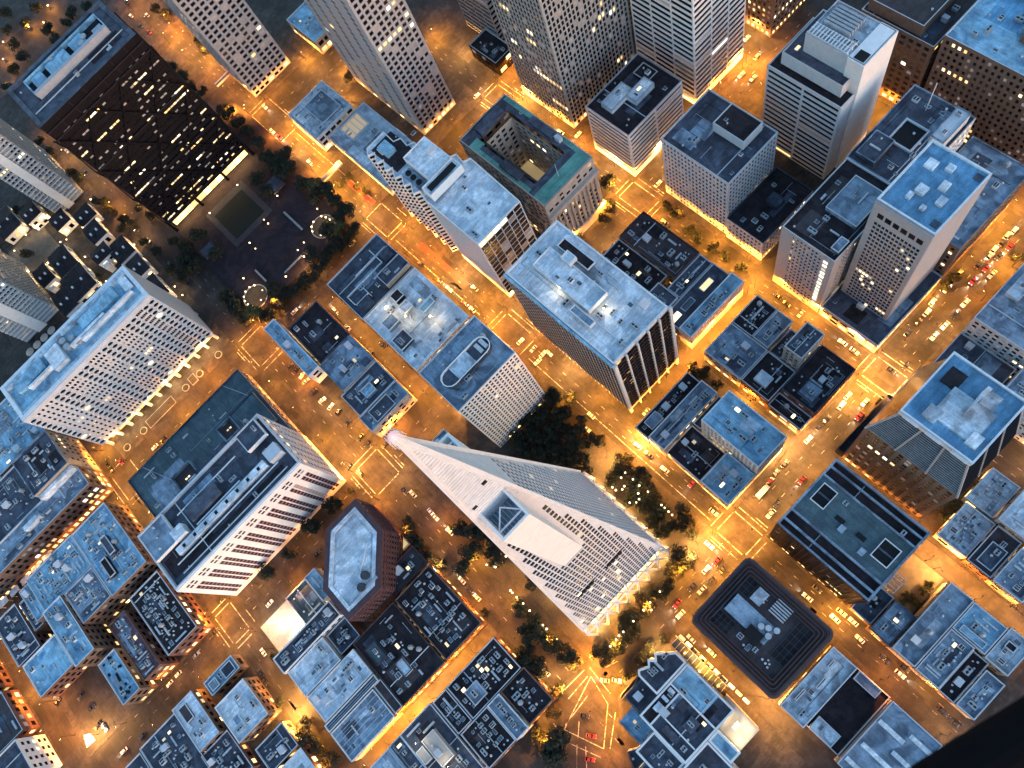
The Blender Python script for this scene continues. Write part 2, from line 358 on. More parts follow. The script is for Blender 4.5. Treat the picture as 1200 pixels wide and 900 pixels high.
def bld(label, R, h, wall='stone', roof='roof_grey', fac='punch', lit=None, n=8, pent=(), vols=(), z0=0.0, par='cool_concrete', name='office_building', cat='building', shop=True, ph=1.1, pt=.45, single=None, per_edge=None, skylit=.12, lines=0, glass='glass_dark', margin=.9, top=1.6, shoplit=.5, hole=None):
    NB[0] += 1; rnd = random.Random(NB[0]*7+3); j = .04+.012*(NB[0] % 9)
    poly = R if isinstance(R, list) else rect(*R)
    poly = inset(poly, j)
    cx = sum(p[0] for p in poly)/len(poly); cy = sum(p[1] for p in poly)/len(poly)
    root = thing(name, label, cat, (cx, cy, z0))
    W, G = MB(), MB()
    walls(root, W, G, poly, z0, h, fac, rnd, shop, lit=lit, single=single, per_edge=per_edge, margin=margin, top=top, shoplit=shoplit)
    for v in vols:     # upper or side volumes of the same building: (x0,x1,y0,y1,z0,z1,roof,fac)
        vp = inset(rect(*v[:4]), j+.02)
        walls(root, W, G, vp, v[4], v[5], v[7], rnd, False, lit=lit, margin=margin)
        roof_of(root, vp, v[5], v[6], par, .8, .4); clutter(root, vp, v[5]-.8, max(1, int((v[1]-v[0])*(v[3]-v[2])/90)), rnd, lit=skylit)
    part('wall', W, wall, root); part('glazing', G, glass, root, 'stuff')
    inn = roof_of(root, poly, h, roof, par, ph, pt)
    bl = [v[:4] for v in vols]
    for p in pent:      # penthouses: (x0,x1,y0,y1,height,material)
        b = MB(); x0, x1, y0, y1, hh, m = p
        b.box(x0, x1, y0, y1, h-ph, h-ph+hh); part('penthouse', b, m, root)
        c = MB(); t = .3
        for q in ((x0-.1, x1+.1, y0-.1, y0+t), (x0-.1, x1+.1, y1-t, y1+.1), (x0-.1, x0+t, y0+t, y1-t), (x1-t, x1+.1, y0+t, y1-t)): c.box(*q, h-ph+hh, h-ph+hh+.5)
        part('penthouse_coping', c, par, root)
        bl.append((x0, x1, y0, y1))
        if (x1-x0)*(y1-y0) > 60: clutter(root, rect(x0, x1, y0, y1), h-ph+hh, 2, rnd, lit=skylit)
    xs = [p[0] for p in inn]; ys = [p[1] for p in inn]
    if lines:            # standing seams / membrane laps
        b = MB()
        for k in range(1, lines):
            if max(xs)-min(xs) > max(ys)-min(ys): y = min(ys)+(max(ys)-min(ys))*k/lines; b.box(min(xs), max(xs), y-.09, y+.09, h-ph, h-ph+.08)
            else: x = min(xs)+(max(xs)-min(xs))*k/lines; b.box(x-.09, x+.09, min(ys), max(ys), h-ph, h-ph+.08)
        part('roof_seam', b, 'light_metal', root)
    if n: roof_repairs(root, inn, h-ph, rnd, roof)
    clutter(root, inn, h-ph, int(n*1.6+2) if n else 0, rnd, bl, skylit)
    return root

# world positions (metres) of cars, trees and bright lamps
CARS=[(243.7,19.8,0,0,1),(239.3,20.7,0,3,1),(235.4,20.1,0,1,1),(235.5,16.3,0,2,1),(229.8,20.7,0,0,1),(228.4,16.9,0,1,1),(225.8,20.1,0,3,1),(219.2,21.1,0,1,1),(219.8,17.5,0,2,1),(218.5,13.7,0,3,1),(210.8,17.9,0,2,1),(199.8,24.3,0,0,1),(190.1,28.9,0,3,1),(184.1,23.8,0,0,1),(177.6,23.7,0,1,0),(170.1,24.0,0,1,0),(205.0,28.8,0,1,0),(207.5,26.5,0,1,0),(191.3,13.4,0,1,0),(198.9,13.8,0,0,1),(183.8,13.6,0,0,1),(176.4,13.9,0,0,0),(156.2,14.0,0,1,0),(149.9,18.0,1,1,1),(146.6,83.1,1,1,0),(146.3,76.8,1,1,0),(146.5,68.3,0,3,0),(147.1,43.5,1,0,1),(147.0,36.6,1,3,0),(129.5,16.7,0,0,1),(121.3,23.6,0,0,0),(127.0,24.5,0,3,0),(97.9,24.2,0,0,1),(111.3,24.4,0,1,0),(106.2,24.5,0,1,0),(81.3,24.4,0,1,0),(74.7,24.7,0,1,0),(70.2,24.1,0,2,0),(80.6,13.7,0,2,1),(64.2,14.7,0,1,0),(58.0,13.9,0,0,0),(122.5,14.2,0,2,1),(27.4,24.7,1,0,1),(61.4,24.5,0,1,0),(24.1,17.2,0,2,1),(17.7,18.2,0,0,1),(22.8,12.9,0,1,0),(40.5,82.9,1,0,1),(40.8,75.9,1,1,0),(40.5,64.9,1,0,1),(44.5,50.4,0,2,1),(29.4,108.6,1,0,0),(31.1,111.9,1,0,0),(55.4,13.7,0,3,0),(40.8,33.6,1,3,0),(56.6,91.8,0,3,0),(7.2,17.5,0,1,0),(9.2,13.4,0,3,0),(15.7,13.1,0,1,0),(-3.6,17.3,0,2,1),(-6.2,13.0,0,0,1),(-9.0,-8.3,1,0,1),(-11.0,2.2,1,3,0),(-71.7,13.8,2,1,0),(-75.8,5.7,2,2,0),(-83.4,-0.8,2,2,0),(-53.5,17.8,2,3,1),(-49.5,14.0,2,3,1),(-71.2,40.1,1,0,0),(-14.6,-9.4,1,1,0),(-14.2,-2.6,1,1,0),(-14.0,-18.9,1,1,0),(39.9,-22.4,1,0,1),(41.0,-36.7,1,0,0),(41.5,-49.5,1,0,0),(45.1,-36.9,1,3,0),(45.4,-43.0,1,0,0),(41.7,-70.1,1,0,1),(41.9,-62.4,1,1,0),(41.8,-91.0,1,1,0),(41.3,-97.0,1,1,0),(45.0,-69.7,1,1,0),(45.8,-23.0,1,1,0),(-61.0,242.9,0,1,0),(-60.7,234.8,0,0,0),(-59.7,227.8,0,0,0),(-58.6,221.9,0,1,0),(-59.2,212.2,0,1,0),(-59.3,200.3,0,1,0),(-58.7,194.1,0,1,0),(-52.2,186.1,0,1,0),(-59.1,139.4,1,0,0),(-59.3,135.6,1,0,0),(-58.6,124.3,1,0,1),(-61.7,158.9,1,1,0),(-75.8,185.3,1,1,0),(-59.5,154.0,1,3,0),(-119.2,169.6,0,1,0),(-74.4,192.6,0,1,0),(-71.3,101.6,1,0,1),(-71.5,89.9,1,0,1),(-71.8,95.4,1,1,0),(-155.8,166.9,0,0,0),(-170.7,153.4,1,0,0),(-182.4,141.8,1,1,0),(-181.9,146.4,1,1,0),(-190.3,135.0,0,3,0),(-217.8,180.4,0,0,0),(-224.5,180.1,0,0,0),(-203.9,180.5,0,3,0),(-268.9,213.6,0,1,0),(-264.7,172.2,0,0,1),(-282.2,230.0,1,0,1),(-281.2,227.6,1,0,1),(-267.3,203.7,0,1,0),(-281.6,221.9,1,1,0),(-188.1,181.9,0,1,0),(-269.2,193.7,1,1,0),(-266.9,190.0,1,0,0),(-252.1,167.5,0,1,0),(-152.8,295.3,0,0,0),(-146.0,294.6,0,1,0),(-173.5,305.4,1,2,0),(-181.5,312.2,1,1,0),(-181.7,306.6,1,1,0),(-36.6,291.6,0,0,1),(-18.9,271.3,1,0,1),(33.9,234.6,1,2,1),(48.9,213.9,1,3,1),(31.7,225.6,1,0,1),(33.6,211.8,1,2,0),(33.8,205.5,1,0,1),(-59.3,261.9,0,1,0),(-59.6,256.2,0,0,0),(-59.9,251.5,0,3,0),(-60.8,266.6,0,1,0),(-20.8,256.6,1,3,0),(-21.3,233.6,1,1,0),(33.8,251.0,1,1,0),(-13.9,232.0,1,1,0),(17.5,296.5,0,3,0),(38.7,154.6,0,0,0),(43.7,155.4,0,0,0),(46.4,153.1,1,0,0),(40.8,170.2,0,0,0),(42.4,161.6,0,3,0),(142.7,156.0,1,1,0),(143.3,154.2,1,3,0),(159.0,176.2,0,0,1),(239.5,185.7,0,0,1),(241.5,179.0,0,0,1),(260.1,199.4,0,0,1),(253.6,189.3,0,3,1),(155.3,235.5,0,0,1),(152.7,245.4,1,0,1),(29.8,568.5,1,1,0),(30.5,557.1,1,2,0),(19.1,527.7,1,1,0),(32.0,598.7,1,1,0),(30.3,583.5,1,0,0),(-77.6,500.3,1,1,0),(-75.4,529.1,1,3,0),(38.9,572.0,1,3,0),(-75.5,428.8,1,1,0),(-75.5,414.8,1,3,0),(-74.2,378.8,1,1,0),(-74.0,372.6,1,3,0),(-74.7,365.2,1,1,0),(-75.0,387.0,1,1,0),(-75.6,403.7,1,1,0),(-74.6,444.5,1,1,0),(137.8,307.0,0,0,1),(45.1,425.4,1,0,1),(51.8,363.2,1,0,1),(132.6,347.9,0,1,0),(35.1,405.4,1,0,1),(36.7,397.5,1,2,1),(37.2,364.5,1,0,1)]
TREES={'a':[(28.6,133.1,6),(26.6,123.2,6),(20.8,116.0,5),(18.1,127.6,6),(6.2,125.4,6),(-0.8,126.4,6),(11.5,117.9,6),(10.4,134.5,5),(18.8,104.8,6),(16.2,97.8,5),(8.0,106.7,6),(10.8,98.7,5),(2.8,115.7,6),(35.4,125.4,5),(-8.8,120.1,5),(-0.5,107.8,5),(29.2,97.4,4.5),(12.9,93.2,5)],'b':[(32.6,81.4,3.6),(28.1,75.1,6),(24.6,80.5,5),(30.1,69.8,5.5),(27.5,63.2,5),(22.6,70.0,6),(20.6,59.8,5.5),(17.2,65.0,5),(26.4,56.7,4),(23.2,51.0,5.5),(29.5,44.3,6),(21.4,43.9,5.5),(27.0,38.1,5.5),(16.3,44.8,5),(16.6,51.9,5),(25.3,34.0,4)],'c':[(14.3,30.9,5),(15.2,25.7,4.5),(7.5,29.4,4.5),(-46.6,26.7,5.5),(-41.3,26.1,4.5),(-37.7,24.0,4.5),(-31.7,25.4,4.5),(-26.4,24.2,4.5),(-25.0,28.9,4.5),(-18.6,26.6,4.5),(-12.9,26.4,4.5),(-13.6,29.9,4),(-7.3,26.2,4.5),(-0.8,26.7,4.5)],'d':[(-52.9,117.3,6),(-45.8,111.5,5.5),(-46.4,102.8,5.5),(-56.5,108.6,6),(-51.6,95.9,5.5),(-65.5,105.7,5),(-58.9,69.8,5),(-58.7,61.0,5.5),(-65.1,59.1,5),(-58.4,53.8,5.5),(-58.9,46.1,5),(-57.2,39.0,5.5),(-57.7,34.2,4.5),(-71.3,52.8,5),(-71.1,47.2,5.5),(-74.4,42.4,5),(-76.2,49.5,4.5),(-72.4,30.0,4.2),(-94.4,24.1,4),(-80.5,24.9,3.6),(-88.8,12.7,8.3),(-93.6,13.5,6),(-45.1,74.5,5)],'e':[(-20.5,11.7,3),(-26.7,11.9,3.2),(-34.4,12.2,3.4),(-43.4,11.2,3.4),(-30.6,12.4,2.6)],'f':[(-94.7,180.0,6),(-110.8,181.3,6),(-128.8,180.4,4.5),(-143.4,182.5,5.5),(-82.2,181.1,2.5)],'g':[(-73.0,138.4,4.5),(-75.4,123.6,4.5),(-74.2,114.7,4),(-71.6,143.4,4),(-74.3,131.8,4.5)],'h':[(-176.7,109.0,4.2),(-180.8,102.2,5),(-179.3,96.8,5),(-178.6,92.2,4.5),(-176.3,86.2,4.5),(-182.4,107.6,4),(-169.3,146.3,3.5),(-180.0,87.0,4),(-180.7,126.6,3.5),(-73.4,81.4,3)],'p':[(24.6,346.5,5),(27.6,338.0,5),(30.6,329.7,5),(29.4,320.4,5),(28.9,308.3,5),(23.7,300.4,5),(17.1,298.5,5),(9.0,298.5,5),(0.9,298.6,5),(-6.4,297.7,5),(-15.2,296.9,5),(-22.5,297.9,5),(-29.7,301.0,5),(-39.4,301.1,5),(-49.0,301.2,5),(-59.6,308.2,5),(-62.3,319.3,5),(-59.4,329.4,5),(23.2,332.8,5),(9.0,300.5,5),(24.9,311.3,5),(12.5,306.4,5),(-3.8,304.6,5),(-35.4,306.0,5),(-59.2,321.3,5),(-53.9,305.2,5),(18.1,305.4,5)],'q':[(26.4,373.6,4.5),(21.3,375.9,4.5),(24.0,365.4,4.5),(22.4,381.4,4.5),(18.4,366.0,4.5),(6.7,374.8,4.5),(5.6,364.9,4.5),(-57.4,380.6,4.5),(-64.0,376.2,4.5),(-60.4,365.3,4.5),(-44.5,377.3,4.5),(-58.1,375.1,4.5),(-45.1,356.6,4.5),(-68.9,369.7,4.5)],'l':[(-79.3,505.5,3.2),(-78.3,496.1,3.2),(-77.1,462.8,3.2),(-78.0,454.8,3.2),(-79.7,469.4,3.2),(-75.1,438.9,3.2),(-72.5,432.7,3.2),(-61.8,438.2,3.2),(-59.7,424.9,3.2),(-81.6,550.7,3.2),(-79.8,536.2,3.2),(-79.5,435.8,3.2),(-60.1,396.3,3.2),(-60.8,380.3,3.2),(-75.2,412.8,3.2),(-73.6,399.3,3.2),(-74.0,380.3,3.2),(-73.6,368.9,3.2)],'m':[(-138.4,479.8,5),(-125.0,516.3,4),(-120.5,512.0,4),(-112.8,420.4,3)],'n':[(-47.6,648.5,6),(-48.4,628.9,6),(-59.7,625.2,6),(1.8,626.4,6),(-19.9,631.2,6),(-22.2,617.2,6),(-29.1,656.1,5),(-35.1,680.0,6),(-7.4,622.7,5),(-43.2,666.8,5),(-14.0,662.0,6),(13.1,619.6,5),(-73.0,618.0,5)],'o':[(23.3,509.3,4.5),(22.8,494.4,4.5),(22.3,479.7,4.5),(24.1,471.1,4),(25.3,445.7,5),(24.9,434.7,5),(24.4,421.2,5),(24.1,410.6,5),(46.1,564.5,4),(47.7,551.6,4),(47.9,511.0,3.5),(46.8,499.7,3.5),(22.6,396.3,5),(21.2,384.8,5),(20.8,372.3,5),(30.1,375.3,5),(26.3,364.8,4)],'r':[(47.6,331.1,3.5),(40.0,331.1,3.5),(95.2,388.4,4),(45.2,321.8,3),(46.7,314.9,3)],'k':[(141.0,198.5,4.6),(129.9,186.5,4),(122.6,182.9,3.5),(105.4,187.9,3.2),(107.9,165.9,3),(149.1,161.3,3),(149.2,153.7,3),(147.1,142.8,3.2),(146.3,135.5,3.2),(146.5,126.1,3.2),(146.3,117.4,3),(146.7,107.1,3),(88.6,87.0,3.8),(89.8,83.8,3.6),(90.7,74.2,3)],'s':[(69.7,-51.4,3),(70.1,-54.3,3),(76.0,-55.2,3),(80.0,-55.3,3),(70.4,-57.2,2.6),(66.3,-51.8,2.6),(110.4,-35.8,3.5),(115.5,-38.4,3.5),(114.8,-43.3,3.5),(108.9,-41.2,3),(129.2,-43.3,3)],'v':[(204.7,25.4,3.4),(199.8,25.2,3.4),(231.0,10.5,3)]}
SPOTS=[(41.5,84.6,2.5),(43.0,79.0,2),(25.3,90.0,1.5),(-53.3,29.4,2.5),(23.9,29.6,1.5),(20.0,25.1,1.5),(47.5,87.8,1),(163.8,133.6,1),(152.6,280.1,1),(149.5,284.6,1),(84.4,27.7,2),(101.8,49.7,1.5),(95.2,57.2,1.5),(143.7,95.5,1),(137.8,21.5,1.5),(130.8,19.9,1),(152.7,334.9,1.2),(150.5,361.7,1.5),(114.6,374.3,1),(85.3,377.0,1),(31.1,437.5,1.5),(45.0,535.4,1.5),(-130.0,288.5,2),(-179.4,321.6,1.2),(-73.0,193.6,1),(-175.6,117.6,2),(-182.4,113.1,2),(-129.5,63.4,2),(-114.9,76.0,2),(-133.3,72.2,1.5),(47.7,-33.1,1.5),(43.6,-34.2,1.5),(87.7,-52.8,1),(-7.1,-36.3,1.2),(-13.5,36.8,0.6),(-271.7,190.0,2.5),(243.5,188.7,1.5),(253.1,184.7,1.5),(245.8,34.6,1.5),(252.2,30.0,1.5)]
GLOBES=[(16.5,321.2),(17.9,318.3),(18.5,315.0),(17.0,311.7),(10.7,322.6),(7.7,321.0),(6.0,318.0),(7.8,311.6),(10.8,310.3),(-42.2,320.7),(-45.1,322.3),(-48.8,322.2),(-51.6,320.3),(-53.0,317.5),(-53.0,314.0),(-51.4,311.2),(-45.5,309.5),(-40.8,313.9),(-9.5,351.2),(-9.4,346.7),(-26.0,346.3),(-26.0,340.0),(18.2,327.5),(-2.5,316.8),(-8.4,316.0),(-44.0,330.4),(7.1,357.0),(-24.9,308.6),(-8.7,309.3),(-5.4,386.6),(-30.7,386.4),(25.5,76.6),(22.2,76.4),(25.6,71.6),(25.4,67.2),(15.8,76.3),(15.9,74.1),(20.2,72.4),(18.3,72.0),(22.2,65.0),(16.0,64.9),(18.3,62.7),(20.4,62.8),(26.1,62.1),(25.7,53.0),(25.7,51.0),(25.6,48.4),(25.6,46.1),(-5.1,26.3),(-11.9,26.2),(-16.6,26.0),(-23.7,26.0),(-33.3,26.3),(-35.5,26.1),(-39.6,26.0),(-30.6,26.1),(-14.1,23.5),(-55.4,46.0),(-55.6,64.6),(-55.5,69.3),(-55.7,73.7),(-55.8,76.7),(-55.7,55.3),(-55.6,52.7),(-55.7,78.1),(-53.2,91.8),(-55.6,95.8),(-45.7,91.6)]

# ------------------------------------------------------------------ ground, roads, pavements, painted markings
b = MB(); b.poly([(-4000, -4000, -.1), (4000, -4000, -.1), (4000, 4000, -.1), (-4000, 4000, -.1)]); struct('ground', b, 'ground')
b = MB(); b.poly([(-700, -420, 0), (800, -420, 0), (800, 1000, 0), (-700, 1000, 0)]); struct('road', b, 'asphalt')
BLOCKS = [(-52, 34, 28, 167), (-57, -21.5, 191, 279), (-11.5, 34, 191, 279), (48, 139, 98, 167), (43.5, 87, 27.5, 88.5), (95, 138.5, 27.5, 88.5),
 (49, 139.5, 191, 281), (154, 250, 101.5, 167), (150.5, 250, 27.5, 92), (152, 252, 187.5, 283), (48, 139.5, 303, 395), (-172, -77, 305, 620),
 (-172, -79.5, 190, 280), (-168, -75.5, 77, 166), (-168, -75, 28, 69.5), (-282, -186, 295, 620), (-282, -186, 184, 280), (-282, -184, -60, 164),
 (-420, -296, -60, 164), (-420, -296, 184, 620), (48, 87, -110, 9), (96.5, 139, -110, 9), (-5.5, 34, -110, 9), (157, 252, -110, 9), (268, 420, 27.5, 167), (268, 420, 187.5, 420),
 (48, 139.5, 430, 600), (152, 252, 303, 395), (-55, 34.5, 303, 445), (-55, 34.5, 452, 620), (268, 420, -110, 9), (152, 252, 430, 600)]
b = MB()
for x0, x1, y0, y1 in BLOCKS: b.box(x0, x1, y0, y1, -.05, .15)
b.prism([(-14, 9), (-55, 9), (-64, -3), (-70, -12), (-82, -60), (-82, -110), (-14, -110)][::-1], -.05, .15) if False else b.prism([(-14.5, -110), (-14.5, 8.5), (-54.5, 8.5), (-62, 0), (-70.5, -12), (-80, -36), (-84, -110)], -.05, .15)
b.prism([(-168, -110), (-104, -110), (-98, -40), (-93, 4), (-168, 4)], -.05, .15)
struct('pavement', b, 'pavement')
VR = {'Washington': (-74, -57.5, -400, 700), 'Clay': (35, 47.5, -110, 700), 'Sacramento': (140, 151.5, -110, 700), 'Jackson': (-184, -173, 28, 700)}      # along Y: x0,x1,y0,y1
HR = {'Montgomery': (-75, 420, 10, 26.5), 'Sansome': (-420, 420, 169, 188), 'Battery': (-420, 420, 282, 302), 'Front': (35, 420, 397, 428), 'Leid': (48, 420, 89.5, 96)}
b = MB(); Z = .012
def stripe(x0, x1, y0, y1): b.poly([(x0, y0, Z), (x1, y0, Z), (x1, y1, Z), (x0, y1, Z)])
XS = [('Clay', 'Montgomery'), ('Sacramento', 'Montgomery'), ('Washington', 'Sansome'), ('Clay', 'Sansome'), ('Sacramento', 'Sansome'), ('Clay', 'Battery'), ('Washington', 'Battery'), ('Jackson', 'Battery'), ('Jackson', 'Sansome'), ('Sacramento', 'Battery'), ('Clay', 'Front')]
XR = random.Random(6)
for v, h in XS:      # the square of doubled crosswalk lines round each junction
    x0, x1 = VR[v][:2]; y0, y1 = HR[h][2:]; t = .42
    for x, s_ in ((x0-.4, -1), (x1+.4, 1)):
        k = XR.uniform(2.7, 3.5); g = XR.uniform(0, 1.2); keep = XR.random()
        if keep > .12: stripe(x-t/2, x+t/2, y0+g, y1-g*.5)
        if keep < .9: stripe(x+s_*k-t/2, x+s_*k+t/2, y0+g, y1)
        ym = (y0+y1)/2; stripe(x+s_*(k+1.5)-.2, x+s_*(k+1.5)+.2, *((y0+.6, ym-.5) if s_ > 0 else (ym+.5, y1-.6)))
    for y, s_ in ((y0-.4, -1), (y1+.4, 1)):
        k = XR.uniform(2.7, 3.5); g = XR.uniform(0, 1.0); keep = XR.random()
        if keep > .12: stripe(x0+g, x1-g, y-t/2, y+t/2)
        if keep < .9: stripe(x0, x1-g, y+s_*k-t/2, y+s_*k+t/2)
struct('crosswalk_lines', b, 'worn_paint')
b = MB()
def dashes(fix, a0, a1, axis, skip):
    a = a0
    while a < a1:
        if not any(s0-5 < a < s1+5 for s0, s1 in skip):
            if axis == 'Y': stripe(fix-.1, fix+.1, a, a+2.4)
            else: stripe(a, a+2.4, fix-.1, fix+.1)
        a += 9.5
hs = [r[2:] for k, r in HR.items() if k != 'Leid']; vs_ = [r[:2] for r in VR.values()]
for k, (x0, x1, y0, y1) in VR.items():
    for f in ((.33, .67) if k != 'Jackson' else (.5,)): dashes(x0+(x1-x0)*f, max(y0, -100), min(y1, 560), 'Y', hs)
    if k == 'Washington': continue
for k, (x0, x1, y0, y1) in HR.items():
    if k == 'Leid': continue
    for f in (.33, .66): dashes(y0+(y1-y0)*f, max(x0, -260 if k != 'Montgomery' else -46), min(x1, 300), 'X', vs_)
# long edge lines seen along Clay beside the grove, and the forked lines of the diagonal avenue
stripe(36.6, 36.95, 32, 160); stripe(36.6, 36.95, 200, 276); stripe(46.0, 46.3, 310, 390)
def diag(p, q, t=.38):
    d = Vector((q[0]-p[0], q[1]-p[1])).normalized(); n = Vector((-d.y, d.x))*t/2
    b.poly([(p[0]-n.x, p[1]-n.y, Z+.004), (q[0]-n.x, q[1]-n.y, Z+.004), (q[0]+n.x, q[1]+n.y, Z+.004), (p[0]+n.x, p[1]+n.y, Z+.004)])
for p, q in [((-57.0, 23.7), (-83.2, 16.3)), ((-83.2, 16.3), (-75.6, -2.1)), ((-75.6, -2.1), (-60.1, 9.7)), ((-60.1, 9.7), (-57.0, 23.7)), ((-70.7, 28.4), (-57.1, 27.9)), ((-72.0, 24.3), (-58.1, 24.8)), ((-54.6, 26.7), (-55.9, 12.0)), ((-60.2, 4.8), (-73.4, -4.1)),
             ((-83.4, 7.7), (-90.7, 0.9)), ((-85.0, 21.7), (-86.5, 12.4)), ((-86.5, 12.4), (-79.3, -3.6)), ((-75.4, 14.0), (-81.1, 9.2)), ((-81.1, 4.3), (-87.3, -2.3)), ((-64.3, 18.9), (-81.5, 17.2)), ((-49.4, 21.7), (-43.0, 19.5))]: diag(p, q)
struct('lane_markings', b, 'worn_paint')
b = MB(); Z = .004      # mended trenches and darker patches in the carriageways
PR = random.Random(40)
for k, (x0, x1, y0, y1) in VR.items():
    for i in range(26):
        y = PR.uniform(max(y0, -90), min(y1, 420)); x = PR.uniform(x0+.5, x1-3); stripe(x, x+PR.uniform(1, 3), y, y+PR.uniform(2, 14))
for k, (x0, x1, y0, y1) in HR.items():
    if k == 'Leid': continue
    for i in range(30):
        x = PR.uniform(max(x0, -260), min(x1, 280)); y = PR.uniform(y0+.5, y1-3)
        if not any(r[0]-1 < x+7 and x < r[1]+1 for r in VR.values()): stripe(x, x+PR.uniform(2, 12), y, y+PR.uniform(1, 3))
o = struct('asphalt_patches', b, 'patch_asphalt')
b = MB(); Z = .009
for k, (x0, x1, y0, y1) in list(VR.items()):
    for i in range(16):
        y = PR.uniform(max(y0, -90), min(y1, 420)); x = PR.uniform(x0+1.5, x1-1.5); b.poly([(x+.5*math.cos(6.2832*q/10), y+.5*math.sin(6.2832*q/10), Z) for q in range(10)])
for k, (x0, x1, y0, y1) in HR.items():
    for i in range(16):
        x = PR.uniform(max(x0, -260), min(x1, 280)); y = PR.uniform(y0+1.5, y1-1.5); b.poly([(x+.5*math.cos(6.2832*q/10), y+.5*math.sin(6.2832*q/10), Z) for q in range(10)])
struct('manhole_covers', b, 'black_rubber')
b = MB(); b.box(-42, 33, 93.5, 134, .12, .24); b.box(14.5, 33.4, 36, 92, .12, .22); b.box(-51.4, -45.6, 40, 124, .12, .22); struct('planting_bed', b, 'soil')
b = MB(); Z = .006
for q in ((42.6, 46.6, 306, 332), (42.6, 46.6, 344, 393), (42.4, 46.4, 219, 262), (42.6, 46.6, 275, 281)): stripe(*q)
struct('bus_lane', b, 'bus_lane_red')
b = MB()      # narrow cross alleys, paved lighter than the roadway
for q in ((-21, -12, 192, 278), (87.4, 94.6, 28, 88), (-167, -76, 69.9, 76.6), (87.5, 96, -109, 8.6)): stripe(*q)
struct('alley_paving', b, 'alley_asphalt')

